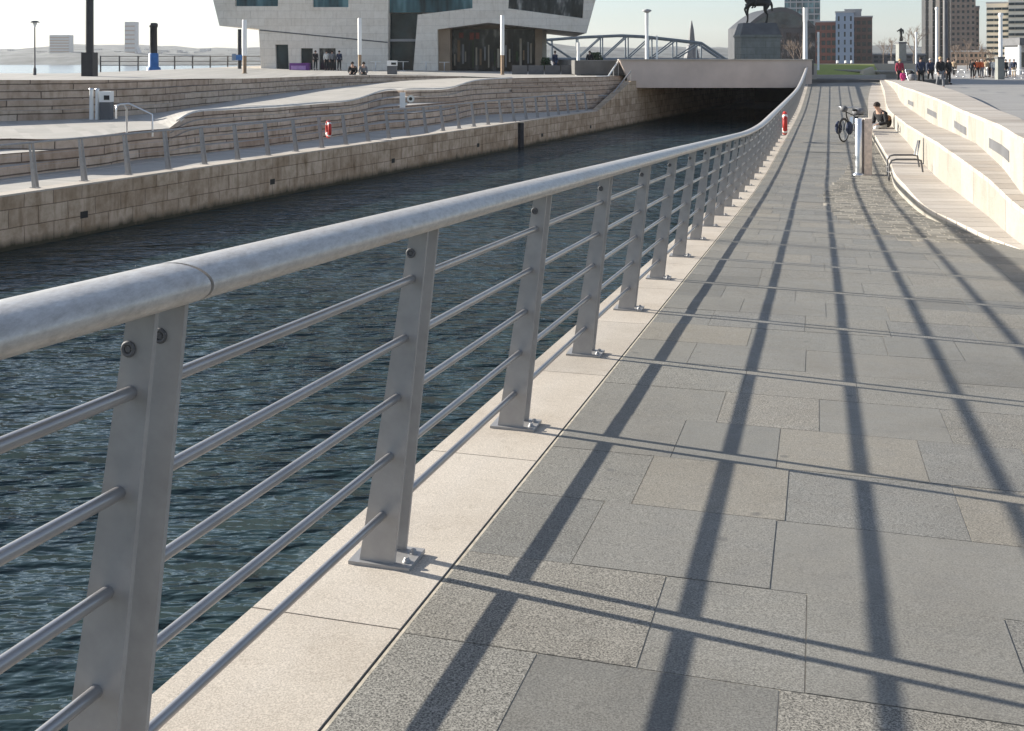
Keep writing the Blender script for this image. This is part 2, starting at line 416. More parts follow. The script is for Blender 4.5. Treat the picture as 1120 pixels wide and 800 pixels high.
# ------------------------------------------------------------------ the path: kerb, slabs, setts
def build_path():
    Ys = [-8 + .25 * i for i in range(int(82/.25) + 1)]
    bed = MB()
    tm = lambda Y: 7.6 if Y < 11 else max(2.6, (lerp_tab(LOW_F, Y) - fx(Y)) * .96 + .5)
    for a, b in zip(Ys, Ys[1:]):
        bed.face([pt(a, .197, -.0022), pt(a, tm(a), -.0022), pt(b, tm(b), -.0022), pt(b, .197, -.0022)])
    struct(bed.build('path_bed', M['bed']))
    # slabs
    mb = MB(); ms = MB(); rnd = random.Random(3)
    Y = -7.4; row = 0
    def slab(m, Y0, Y1, t0, t1, g, tone):
        dz = rnd.uniform(-.0009, .0009)
        P = [pt(Y0+g, t0+g, dz), pt(Y0+g, t1-g, dz), pt(Y1-g, t1-g, dz), pt(Y1-g, t0+g, dz)]
        m.face(P, tone)
        D = Vector((0, 0, -.006))
        for i in range(4):
            m.face([P[i], P[i]+D, P[(i+1) % 4]+D, P[(i+1) % 4]], tone)
    while Y < 72.6:
        dY = .545
        t = .205; w = rnd.uniform(.25, .7)
        T = tm(Y)
        ts = 99
        if 12.5 < Y < 40:                               # strip of small setts beside the seats
            ts = T - .5 - lerp_tab([(12.5, .9), (15, 1.2), (19, 1.3), (23, 1.0), (30, .6), (40, .4)], Y)
        while t < T:
            if t >= ts: break
            t1 = min(t + w, T)
            if t1 > ts: t1 = ts
            if t1 - t > .06: slab(mb, Y, Y+dY, t, t1, .0019, rnd.random())
            t = t1; w = rnd.choice([.42, .55, .62, .75, .9])*rnd.uniform(.9, 1.1)
        if ts < T:
            n = 4
            for k in range(n):
                u = ts + rnd.uniform(-.02, .0)
                u = ts
                w2 = rnd.uniform(.08, .22)
                while u < T:
                    u1 = min(u + w2, T)
                    slab(ms, Y + dY*k/n, Y + dY*(k+1)/n, u, u1, .007, rnd.random())
                    u = u1; w2 = rnd.uniform(.16, .24)
        Y += dY; row += 1
    struct(mb.build('path_paving', M['pave'])); struct(ms.build('path_setts', M['sett']))
    # kerb: coping stones over the water
    kb = MB(); rnd = random.Random(5)
    Y = -7.0 + .03
    while Y < 73:
        Y1 = Y + 1.42; g = .003; tone = rnd.random(); n = 4
        for i in range(n):
            a = Y + g + (Y1 - Y - 2*g)*i/n; b = Y + g + (Y1 - Y - 2*g)*(i+1)/n
            kb.face([pt(a, -.246), pt(a, .190), pt(b, .190), pt(b, -.246)], tone)
            kb.face([pt(a, -.252, -.008), pt(a, -.246), pt(b, -.246), pt(b, -.252, -.008)], tone)
            kb.face([pt(a, -.252, -.16), pt(a, -.252, -.008), pt(b, -.252, -.008), pt(b, -.252, -.16)], tone)
            kb.face([pt(a, .190), pt(a, .190, -.05), pt(b, .190, -.05), pt(b, .190)], tone)
        for yy, sgn in ((Y+g, 1), (Y1-g, -1)):
            P = [pt(yy, -.252, -.16), pt(yy, .190, -.16), pt(yy, .190), pt(yy, -.246), pt(yy, -.252, -.008)]
            kb.face(P if sgn > 0 else list(reversed(P)), tone)
        Y = Y1
    struct(kb.build('kerb', M['kerb']))
    jb = MB()
    for a, b in zip(Ys, Ys[1:]):
        if b > 73: break
        jb.face([pt(a, -.235, -.03), pt(a, .196, -.03), pt(b, .196, -.03), pt(b, -.235, -.03)])
    struct(jb.build('kerb_bed', M['rubber']))
    # quay wall under the kerb
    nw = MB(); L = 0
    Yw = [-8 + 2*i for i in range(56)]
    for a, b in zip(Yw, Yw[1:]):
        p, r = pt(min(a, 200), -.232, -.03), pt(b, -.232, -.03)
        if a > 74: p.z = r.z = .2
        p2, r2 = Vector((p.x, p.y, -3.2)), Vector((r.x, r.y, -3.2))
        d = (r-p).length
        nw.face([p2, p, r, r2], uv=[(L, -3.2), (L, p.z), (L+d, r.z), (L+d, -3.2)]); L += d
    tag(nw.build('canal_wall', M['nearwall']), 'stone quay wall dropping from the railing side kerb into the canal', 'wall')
build_path()

# ------------------------------------------------------------------ railings
BAR_H = [.155, .335, .515, .695, .875]
def lean(h): return -.026 + .132 * h
def plate_quad(m, s, th, h0, h1):
    def w(h): return -.084 + .162*h, .030 + .106*h
    pts = []
    for h in (h0, h1):
        a, b = w(h); pts.append((a, b, h))
    V = []
    for y in (s - th/2, s + th/2):
        V += [(pts[0][0], y, h0), (pts[0][1], y, h0), (pts[1][1], y, h1), (pts[1][0], y, h1)]
    m.idx(V, [(0,1,2,3), (7,6,5,4), (1,0,4,5), (2,1,5,6), (3,2,6,7), (0,3,7,4)])
def make_post(parent, detailed=True, sc=1.0):
    m = MB()
    for s in (-.048, .048): plate_quad(m, s, .012, .012, 1.022)
    post = m.build('post', M['paint'], parent, world=False)
    b = MB(); b.box(-.112, -.07, 0.0005, .085, .07, .014); b.build('base_plate', M['paint'], post, world=False)
    if detailed:
        for sy in (-.03, .03):
            b = MB(); b.lathe((.062, sy, .014), [(.013, 0), (.013, .004), (.009, .004), (.009, .011), (.005, .014)], 8)
            b.build('bolt', M['paint'], post, world=False)
        for s in (-.0555, .0415):
            b = MB(); V = [(.10 + .012*math.cos(a), s, .955 + .012*math.sin(a)) for a in [2*math.pi*k/10 for k in range(10)]]
            b.torus((.085, s-.001, .955), .011, .004, (0, 1, 0), 18, 6); b.tube([(.085, s+.001, .955), (.085, s-.002, .955)], .006, 8); b.build('bolt', M['slate'], post, world=False)
    return post
railing = empty('railing', pt(2, 0), 'long grey steel railing with round handrail along the near kerb of the canal', 'railing')
posts = []
POSTS = [3.37 + YSTEP*(n-2) for n in range(-3, 49)]
POSTS[4] = 2.02
def strip(parent_):
    first = None
    for i, Y in enumerate(POSTS):
        p, d, n = frame(Y)
        if first is None:
            o = make_post(parent_, True); first = o
        else:
            o = copy_tree(first)
        o.parent = parent_
        o.location = p - Vector(parent_.location)
        o.rotation_euler = (0, 0, math.atan2(-d.x, d.y))
strip(railing)
def off_line(h, t, Ya, Yb, step=YSTEP/2):
    pts = []; n = max(2, int(round((Yb-Ya)/step)))
    for i in range(n+1):
        pts.append(pt(Ya + (Yb-Ya)*i/n, t, h))
    return pts
for h in BAR_H:
    m = MB()
    for a, b in zip(POSTS, POSTS[1:]): m.tube([pt(a+.047, lean(h), h), pt((a+b)/2, lean(h), h), pt(b-.047, lean(h), h)], .0125, 12)
    m.build('bar', M['bar'], railing)
cuts = [POSTS[0]-.2, POSTS[4]+.045]
Yc = cuts[-1]
while Yc + 6*YSTEP < POSTS[-1] - 2: Yc += 6*YSTEP; cuts.append(Yc)
cuts.append(POSTS[-1]+.3)
for a, b in zip(cuts, cuts[1:]):
    k_ = max(2, int((b-a)/.6)); ys = [a+.005+(b-a-.010)*i/k_ for i in range(k_+1)]
    m = MB(); m.oval([pt(y, .112, 1.055) for y in ys], [frame(y)[2] for y in ys], .080, .038); m.build('handrail', M['rail'], railing)
ys = [cuts[0]+.1+(cuts[-1]-cuts[0]-.2)*i/100 for i in range(101)]
m = MB(); m.oval([pt(y, .112, 1.055) for y in ys], [frame(y)[2] for y in ys], .066, .024); m.build('rail_core', M['rubber'], railing)

far = empty('railing', (wx(40)-.3, 40, Z_WALK), 'grey post railing with thin cables along the far quay wall', 'railing')
FD = Vector((.418, 1, 0)).normalized(); FN = Vector((FD.y, -FD.x, 0))
first = None; FP = []
for n in range(-9, 27):
    Y = 24.9 + 1.384*n
    p = Vector((wx(Y), Y, Z_WALK)) - FN*.28 + FN*.28*0
    p = p - FN*.16
    FP.append(p)
    if first is None: o = make_post(far, False); first = o
    else: o = copy_tree(first)
    o.parent = far; o.location = p - Vector(far.location)
    o.rotation_euler = (0, 0, math.pi + math.atan2(-FD.x, FD.y))
m = MB(); m.tube([p - FN*.107 + Vector((0, 0, 1.03)) for p in (FP[0], FP[-1])], .026, 10); m.build('handrail', M['paint'], far)
for h in (.25, .5, .75):
    m = MB(); m.tube([p - FN*lean(h) + Vector((0, 0, h)) for p in (FP[0], FP[-1])], .004, 6); m.build('cable', M['bar'], far)

# ------------------------------------------------------------------ water, far quay
m = MB(); m.face([(-60, -20, Z_WATER), (40, -20, Z_WATER), (40, 115, Z_WATER), (-60, 115, Z_WATER)])
struct(m.build('canal_water', M['water']))
m = MB(); m.face([(-4000, -300, -6.2), (4000, -300, -6.2), (4000, 6000, -6.2), (-4000, 6000, -6.2)])
struct(m.build('river_water', M['river']))

def wall_quad(m, a, b, z0a, z1a, z0b, z1b, L, tone=.5):
    d = (Vector(b)-Vector(a)).length
    m.face([(a[0], a[1], z0a), (b[0], b[1], z0b), (b[0], b[1], z1b), (a[0], a[1], z1a)], tone,
           [(L, z0a), (L+d, z0b), (L+d, z1b), (L, z1a)])
    return L + d
# far canal wall with raised wing at the bridge
def far_wall():
    m = MB(); L = 0
    ladder = 51.0
    segs = [(-20, ladder-.35, 1), (ladder+.35, 61.5, 1)]
    def top(Y): return Z_WALK - .04 if Y < 61.5 else Z_WALK - .04 + (Y - 61.5)*.26
    for a, b, _ in segs:
        L = wall_quad(m, (wx(a), a, 0), (wx(b), b, 0), -3.2, top(a), -3.2, top(b), L)
    L = wall_quad(m, (wx(61.5), 61.5, 0), (wx(67.6), 67.6, 0), -3.2, Z_WALK-.04, -3.2, .2, L)
    L = wall_quad(m, (wx(67.6), 67.6, 0), (wx(108), 108, 0), -3.2, .2, -3.2, .2, L)
    # wing thickness
    for Y0, Y1, z0, z1 in ((61.5, 67.6, Z_WALK-.09, .2),):
        a, b = Vector((wx(Y0), Y0, z0)), Vector((wx(Y1), Y1, z1)); w = FN*-.45
        m.face([a, b, b+w, a+w]); m.face([a+w, b+w, (b.x+w.x, b.y+w.y, -3), (a.x+w.x, a.y+w.y, -3)])
    w = tag(m.build('canal_wall', M['canalwall']), 'brown block quay wall on the far side of the canal, stained with damp', 'wall')
    # ladder recess
    m = MB()
    a, b = Vector((wx(ladder-.35), ladder-.35, 0)), Vector((wx(ladder+.35), ladder+.35, 0)); k = FN*-.3
    m.face([(a+k)+Vector((0, 0, -3.2)), (b+k)+Vector((0, 0, -3.2)), (b+k)+Vector((0, 0, Z_WALK-.09)), (a+k)+Vector((0, 0, Z_WALK-.09))])
    m.face([a+Vector((0, 0, -3.2)), a+k+Vector((0, 0, -3.2)), a+k+Vector((0, 0, Z_WALK-.09)), a+Vector((0, 0, Z_WALK-.09))])
    m.face([b+k+Vector((0, 0, -3.2)), b+Vector((0, 0, -3.2)), b+Vector((0, 0, Z_WALK-.09)), b+k+Vector((0, 0, Z_WALK-.09))])
    m.build('ladder_recess', M['slate'], w)
    lad = MB()
    for s in (a, b):
        c = s*.7 + (a+b)*.15 + k*.5
        lad.tube([c+Vector((0, 0, -3)), c+Vector((0, 0, -1.3))], .025, 6)
    ca, cb = a*.7+(a+b)*.15+k*.5, b*.7+(a+b)*.15+k*.5
    for i in range(6):
        z = -2.7 + .26*i; lad.tube([ca+Vector((0, 0, z)), cb+Vector((0, 0, z))], .015, 6)
    o = lad.build('ladder', M['black'], loc=(ca.x, ca.y, -2.55)); tag(o, 'dark metal ladder set in a slot of the far quay wall', 'ladder')
    # drain openings
    for px, py in ((92, 235), (298, 199), (430, 176), (523, 159), (593, 148), (646, 139)):
        Y = None
        # intersect view ray with wall plane
        k2 = (px-CX)/F; Y = (-10.5 - .418*24.9)/(k2 - .418); z = EYE - (py-HZ)*Y/F
        c = Vector((wx(Y), Y, z)); m = MB()
        m.obox(c - FD*.12 + FN*-.2 + Vector((0, 0, -.08)), FD*.24, FN*.204, (0, 0, .16)); m.build('drain_opening', M['rubber'], w)
    cp = MB(); L = -20.0; rnd = random.Random(2)
    while L < 61.5:
        a, b = L+.004, min(L+1.4, 61.5)-.004
        o = Vector((wx(a), a, Z_WALK-.038)) + FN*.004
        cp.obox(o, (wx(b)-wx(a), b-a, 0), FN*-.5, (0, 0, .04), rnd.random()); L += 1.4
    struct(cp.build('quay_kerb', M['kerb']))
far_wall()

# ------------------------------------------------------------------ left terraces
def poly_from(pxs, h=None):
    return [at(a, b, c) for a, b, c in pxs]
A_BASE = [(-260, 232), (-160, 215), (-60, 203), (0, 196), (53, 189), (106, 182.6), (150, 175), (186, 171.5), (211, 169), (250, 164.5), (300, 159), (345, 153), (386, 146.5), (420, 142.5), (450, 139.6), (490, 134), (521, 126.6), (560, 124.2), (600, 122.6), (655, 119), (682.5, 116)]
A_TOP = {-260: (172, -.49), -160: (160, -.49), -60: (153, -.49), 0: (150, -.49), 53: (152, -.49), 106: (149.2, -.49), 150: (146.2, -.49), 186: (141.5, -.49), 211: (123.6, -.15), 250: (120, -.15), 300: (117, -.15), 345: (113.3, -.15), 386: (110, -.1), 420: (99.4, .05), 450: (98, .1), 490: (96.8, .12), 521: (88.5, .42), 560: (85.6, .5), 600: (85, .5), 655: (84, .5), 682.5: (82.6, .5)}
base_pts = [at(a, b, Z_WALK) for a, b in A_BASE]
lip_pts = [at(a, A_TOP[a][0], A_TOP[a][1]) for a, _ in A_BASE]
for i, (b, l) in enumerate(zip(base_pts, lip_pts)):      # a lip never stands in front of its foot
    v = Vector((l.x-b.x, l.y-b.y, 0)); side = Vector((-.42, 1, 0)).normalized()
    if v.dot(side) < .15:
        s = .15 - v.dot(side); l.x += side.x*s; l.y += side.y*s
def resample(pts, n=6):
    out = []
    for i in range(len(pts)-1):
        p0 = pts[max(i-1, 0)]; p1 = pts[i]; p2 = pts[i+1]; p3 = pts[min(i+2, len(pts)-1)]
        for k in range(n):
            t = k/n
            out.append(.5*((2*p1) + (p2-p0)*t + (2*p0-5*p1+4*p2-p3)*t*t + (3*p1-p0-3*p2+p3)*t**3))
    out.append(pts[-1].copy()); return out
def tiers(name, mat, base, top, N, label, lipmat=None, overhang=.03, power=1.0, lipcut=None, wob=.08):
    """stepped seat wall lofted between a foot line and a top line"""
    B = resample(base); T = resample(top)
    m = MB(); nose = MB(); L = 0
    n = len(B)
    Ls = [0]
    for i in range(n-1): Ls.append(Ls[-1] + (B[i+1]-B[i]).length)
    def P(i, k, zk):
        f = (k/N)**power
        f2 = min(1, max(0, f + (wob*math.sin(Ls[i]*.55 + k*1.9) if 0 < k < N else 0)))
        b, t = B[i], T[i]
        return Vector((b.x+(t.x-b.x)*f2, b.y+(t.y-b.y)*f2, b.z+(t.z-b.z)*(zk/N)))
    for i in range(n-1):
        for k in range(N):
            a0, b0 = P(i, k, k), P(i+1, k, k); a1, b1 = P(i, k, k+1), P(i+1, k, k+1)
            a0.z -= .3 if k == 0 else .0; b0.z -= .3 if k == 0 else .0
            m.face([a0, b0, b1, a1], .5, [(Ls[i]+k*.37, a0.z), (Ls[i+1]+k*.37, b0.z), (Ls[i+1]+k*.37, b1.z), (Ls[i]+k*.37, a1.z)])
            a2, b2 = P(i, k+1, k+1), P(i+1, k+1, k+1)
            (nose if lipmat else m).face([a1, b1, b2, a2], random.random()*.0+.5, [(Ls[i], 0), (Ls[i+1], 0), (Ls[i+1], .3), (Ls[i], .3)])
    o = tag(m.build(name, mat, loc=B[n//2]), label, 'terrace wall')
    if lipmat: nose.build('tread', lipmat, o)
    return o, B, T
_, WB, WT = tiers('terrace_wall', M['terrace'], base_pts[:8], lip_pts[:8], 3, 'low brown stone wall rising from the far walkway to the lower terrace', M['concrete'], wob=.15)
_, WB2, WT2 = tiers('terrace_wall', M['terrace'], base_pts[7:18], lip_pts[7:18], 5, 'curved brown stepped seating wall between the far walkway and the ramp', M['concrete'])
_, WB3, WT3 = tiers('stone_steps', M['terrace'], base_pts[17:], lip_pts[17:], 9, 'flight of pale stone steps beside the bridge on the far side', M['concrete'], wob=0)
_c = MB()
for P in (WT2[3:], ):
    _c.tube([p + Vector((-.02, .03, -.02)) for p in P], .075, 8)
_c.build('coping', M['lip'], [o for o in bpy.data.objects if o.name == 'terrace_wall.001'][0])  # rounded pale edge added along the lip to show its sunlit line
# walkway
m = MB(); n = len(WB); rnd = random.Random(9)
allB = WB + WB2[1:] + WB3[1:]
for i in range(len(allB)-1):
    a, b = allB[i], allB[i+1]
    def edge(p):
        # foot of the perpendicular on the canal edge line, behind the coping
        o = Vector((wx(30), 30, Z_WALK)); s = (Vector((p.x, p.y, Z_WALK))-o).dot(FD); e = o + FD*s - FN*.49; return Vector((e.x, e.y, Z_WALK-.002))
    m.face([edge(a), edge(b), (b.x, b.y, Z_WALK-.002), (a.x, a.y, Z_WALK-.002)], rnd.random())
struct(m.build('walkway', M['concrete']))
# upper wall B
B_BASE = [(-260, 141, -.49), (-100, 137, -.49), (0, 133, -.49), (60, 131.3, -.49), (110, 129, -.49), (171, 123.6, -.45), (215, 117, -.38), (280, 106.5, -.17), (330, 99.5, -.05), (377, 94.5, .05), (418, 90.5, .2), (450, 88, .33), (505, 85.3, .47)]
B_TOPZ = [.92, .9, .88, .86, .84, .80, .76, .68, .65, .63, .62, .61, .56]
bb = [at(*p) for p in B_BASE]
bt = []
for i, p in enumerate(bb):
    sb = lerp_tab([(0, 1.2), (8, .9), (12, .2)], i)
    bt.append(Vector((p.x - .35*sb, p.y + .95*sb, B_TOPZ[i])))
o, BB, BT = tiers('terrace_wall', M['terrace'], bb, bt, 4, 'upper brown stone terrace wall in front of the museum square', M['concrete'], wob=.12)
# terrace + ramp surface between lip and wall B foot
lipc = WT + WT2[1:]
def nearest_on(P, k): return P[min(len(P)-1, max(0, k))]
m = MB(); nA, nB = len(lipc), len(BB)
def resn(P, n):
    L = [0]
    for a, b in zip(P, P[1:]): L.append(L[-1] + (b-a).length)
    out = []; j = 0
    for i in range(n):
        s = L[-1]*i/(n-1)
        while j < len(L)-2 and L[j+1] < s: j += 1
        f = (s-L[j])/max(1e-9, L[j+1]-L[j]); out.append(P[j].lerp(P[j+1], f))
    return out
Xa = resn(lipc, 120); Xb = resn(BB, 120); rnd = random.Random(12)
for i in range(119):
    K = 4
    for k in range(K):
        a, b = Xa[i].lerp(Xb[i], k/K), Xa[i+1].lerp(Xb[i+1], k/K); c, d = Xa[i+1].lerp(Xb[i+1], (k+1)/K), Xa[i].lerp(Xb[i], (k+1)/K)
        m.face([a, b, c, d], rnd.random())
struct(m.build('terrace_ramp', M['concrete']))
# museum square
front = BT + [p for p in resample(lip_pts[17:])]
m = MB()
SQ_BACK = 128
for a, b in zip(front, front[1:]):
    K = 6
    for k in range(K):
        f0, f1 = k/K, (k+1)/K
        def pp(p, f):
            f *= (lerp_tab([(-30, 49), (-18.2, 52), (-16, 80), (-14, SQ_BACK)], p.x)-p.y)/(SQ_BACK-p.y)
            return Vector((p.x*(1+.9*f), p.y+(SQ_BACK-p.y)*f, p.z))
        m.face([pp(a, f0), pp(b, f0), pp(b, f1), pp(a, f1)], rnd.random())
# part right of the steps, behind the bridge
e = front[-1]
m.face([pp(e, 0), (9, 71, .5), (14, SQ_BACK, .5), pp(e, 1)], .4)
struct(m.build('museum_square', M['concrete']))
def sq_z(X):
    return lerp_tab([(-26, .9), (-17.7, .87), (-12.8, .68), (-5.8, .61), (0, .5), (10, .5)], X)
def on_sq(px, py):
    """point on the museum square seen at a pixel"""
    z = .6
    for _ in range(8):
        p = at(px, py, z); z = sq_z(p.x*60/max(60, p.y))
    return Vector((p.x, p.y, z))

# ------------------------------------------------------------------ bridge
def bridge():
    br = empty('bridge', (12.7, 69, .6), 'pale stone bridge deck spanning the canal with a dark tunnel beneath', 'bridge')
    m = MB(); z0, z1 = -.25, 1.47
    xl, xr = 6.75, 18.75
    P = [(xl, z1), (xr, z1), (xr, z0+.25), (xr-1.2, z0), (xl+.75, z0)]
    m.prism(P, [], 68.6, 1.0, .1, True); m.build('fascia', M['fascia'], br)
    m = MB(); m.box(xl-.05, 68.52, z1, xr+.05, 69.7, z1+.07); m.build('coping', M['kerb'], br)
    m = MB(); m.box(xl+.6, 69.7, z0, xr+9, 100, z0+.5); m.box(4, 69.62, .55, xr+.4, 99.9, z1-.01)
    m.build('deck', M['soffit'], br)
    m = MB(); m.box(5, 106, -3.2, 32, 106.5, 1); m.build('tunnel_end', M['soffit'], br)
    m = MB(); m.box(18.2, 69.75, -3.2, 36, 70.0, -.26); 
    # abutment on the path side
    m = MB(); m.box(18.7, 70.0, -.4, 19.45, 73.6, 1.15); m.build('abutment', M['concrete'], br)
bridge()

# ------------------------------------------------------------------ right seat tiers and plaza
def tier(name, Fc, Hc, Bc, label, drop, matF, matT, parent_lights=False, Y0=9.0, Y1=72.0, step=.42):
    o_ = empty(name, (lerp_tab(Fc, 25), 25, EYE-lerp_tab(Hc, 25)), label, 'bench')
    m = MB(); f = MB(); rnd = random.Random(len(label)); Y = Y0; L = 0
    while Y < Y1:
        Ya, Yb = Y+.009, Y+step-.009
        za, zb = EYE-lerp_tab(Hc, Ya), EYE-lerp_tab(Hc, Yb)
        fa, fb = smooth_tab(Fc, Ya), smooth_tab(Fc, Yb); ba, bb_ = Bc(Ya), Bc(Yb); sk = .07
        tone = rnd.random()
        A, B_, C_, D = Vector((fa-.003, Ya, za)), Vector((fb-.003, Yb, zb)), Vector((bb_, Yb-sk, zb)), Vector((ba, Ya-sk, za))
        m.face([A, D, C_, B_], tone)
        for P0, P1 in ((A, D), (D, C_), (C_, B_), (B_, A)):
            m.face([P1, P0, P0+Vector((0, 0, -.06)), P1+Vector((0, 0, -.06))], tone)
        Y += step
    Y = Y0; st = step*3
    while Y < Y1:
        Ya, Yb = Y+.006, min(Y+st, Y1)-.006; tone = rnd.random(); n = 3
        for i in range(n):
            a = Ya+(Yb-Ya)*i/n; b = Ya+(Yb-Ya)*(i+1)/n
            za, zb = EYE-lerp_tab(Hc, a)-.06, EYE-lerp_tab(Hc, b)-.06
            fa, fb = smooth_tab(Fc, a), smooth_tab(Fc, b)
            f.face([(fa, a, za-drop), (fa, a, za), (fb, b, zb), (fb, b, zb-drop)], tone)
        Y += st
    f.build('riser', matF, o_); m.build('tread', matT, o_)
    return o_
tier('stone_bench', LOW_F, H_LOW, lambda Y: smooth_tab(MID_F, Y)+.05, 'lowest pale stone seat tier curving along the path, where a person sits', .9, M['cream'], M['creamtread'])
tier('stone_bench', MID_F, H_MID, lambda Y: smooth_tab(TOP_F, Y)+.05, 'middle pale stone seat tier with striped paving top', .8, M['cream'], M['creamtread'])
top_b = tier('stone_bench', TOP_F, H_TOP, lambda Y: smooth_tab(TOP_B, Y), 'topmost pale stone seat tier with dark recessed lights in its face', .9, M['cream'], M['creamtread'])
for px, py, w_ in ((1093, 163, .36), (1050, 140, .36), (1019, 124, .36), (996, 113, .36), (979, 105, .36)):
    # find Y on the face
    best = min((abs(CX + smooth_tab(TOP_F, y/10)*F/(y/10) - px), y/10) for y in range(100, 700))[1]
    z = EYE - (py-HZ)*best/F
    dz = z - (EYE-lerp_tab(H_TOP, best))
    def strip_on(name, mat, z0, z1, out, half, par):
        m = MB(); K = 10
        ys = [best + half*(2*k/K-1) for k in range(K+1)]
        P = []
        for y in ys:
            d = Vector((smooth_tab(TOP_F, y+.2)-smooth_tab(TOP_F, y-.2), .4, 0)).normalized(); nn = Vector((-d.y, d.x, 0))
            c = Vector((smooth_tab(TOP_F, y), y, EYE-lerp_tab(H_TOP, y)+dz))
            P.append((c+nn*out+Vector((0, 0, z0)), c+nn*out+Vector((0, 0, z1)), c-nn*.02+Vector((0, 0, z0)), c-nn*.02+Vector((0, 0, z1))))
        for a, b in zip(P, P[1:]):
            m.face([b[0], b[1], a[1], a[0]]); m.face([a[1], b[1], b[3], a[3]]); m.face([a[0], a[2], b[2], b[0]])
        for e in (P[0], P[-1]): m.face([e[0], e[1], e[3], e[2]])
        return m.build(name, mat, par)
    o = strip_on('recessed_light', M['slate'], -.075, .075, .006, 1.35, top_b)
    for k in range(3): strip_on('louvre', M['greyclad'], -.048+k*.045, -.040+k*.045, .012, 1.3, o)
def plaza():
    m = MB(); rnd = random.Random(4)
    Ys = [4, 9, 12] + [14 + 1.0*i for i in range(60)] + [75 + 3*i for i in range(24)]
    for a, b in zip(Ys, Ys[1:]):
        xa, xb = smooth_tab(TOP_B, a), smooth_tab(TOP_B, b)
        if a >= 74: xa = 25 - (a-74)*.0
        if b >= 74: xb = 25
        za, zb = EYE-lerp_tab(H_PLZ, a), EYE-lerp_tab(H_PLZ, b)
        K = 30
        for k in range(K):
            u0, u1 = (k/K)**1.5*150, ((k+1)/K)**1.5*150
            m.face([(xa+u0, a, za), (xa+u1, a, za), (xb+u1, b, zb), (xb+u0, b, zb)], rnd.random())
    struct(m.build('plaza', M['plaza']))
    m = MB()
    m.face([(25, 72.7, -.25), (3500, 72.7, -.25), (3500, 5000, -.25), (25, 5000, -.25)])
    m.face([(14, 100.5, -.25), (25, 100.5, -.25), (25, 5000, -.25), (-60, 5000, -.25), (-60, 400, -.25), (14, 400, -.25)])
    m.face([(5, 128, -.25), (14, 128, -.25), (14, 400, -.25), (5, 400, -.25)])
    struct(m.build('ground', M['city']))
plaza()
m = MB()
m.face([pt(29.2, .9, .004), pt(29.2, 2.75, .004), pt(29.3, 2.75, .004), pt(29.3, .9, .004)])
struct(m.build('dark_cross_strip', M['rubber']))  # thin dark strip lying across the path
# lawn behind the end of the path
m = MB(); P = [Vector((19.5, 73.3, .46)), Vector((24.6, 73.3, .46)), Vector((33, 100, 1.0)), Vector((27.4, 100, 1.0))]
N = 14
def bil(u, v): return (P[0]*(1-u)+P[1]*u)*(1-v) + (P[3]*(1-u)+P[2]*u)*v
for i in range(N):
    for j in range(N):
        g = [bil(a/N, b/N) for a, b in ((i, j), (i+1, j), (i+1, j+1), (i, j+1))]
        m.face(g)
struct(m.build('lawn', M['grass']))
m = MB(); m.box(19.46, 72.75, -.3, 24.8, 73.35, .49); struct(m.build('lawn_kerb', M['concrete']))
m = MB(); a = at(942, 78, .5)
m.idx([(23.9, 74.6, .4), (24.8, 74.6, .4), (24.8, 75.6, .4), (23.9, 75.6, .4), (24.0, 74.7, .78), (24.6, 74.7, 1.0), (24.6, 75.4, 1.0), (24.0, 75.4, .78)],
      [(3,2,1,0),(4,5,6,7),(0,1,5,4),(1,2,6,5),(2,3,7,6),(3,0,4,7)])
tag(m.build('stone_block', M['render'], loc=(24.3, 75, .4)), 'small pale stone block at the right end of the lawn', 'block')

exec_parts = []
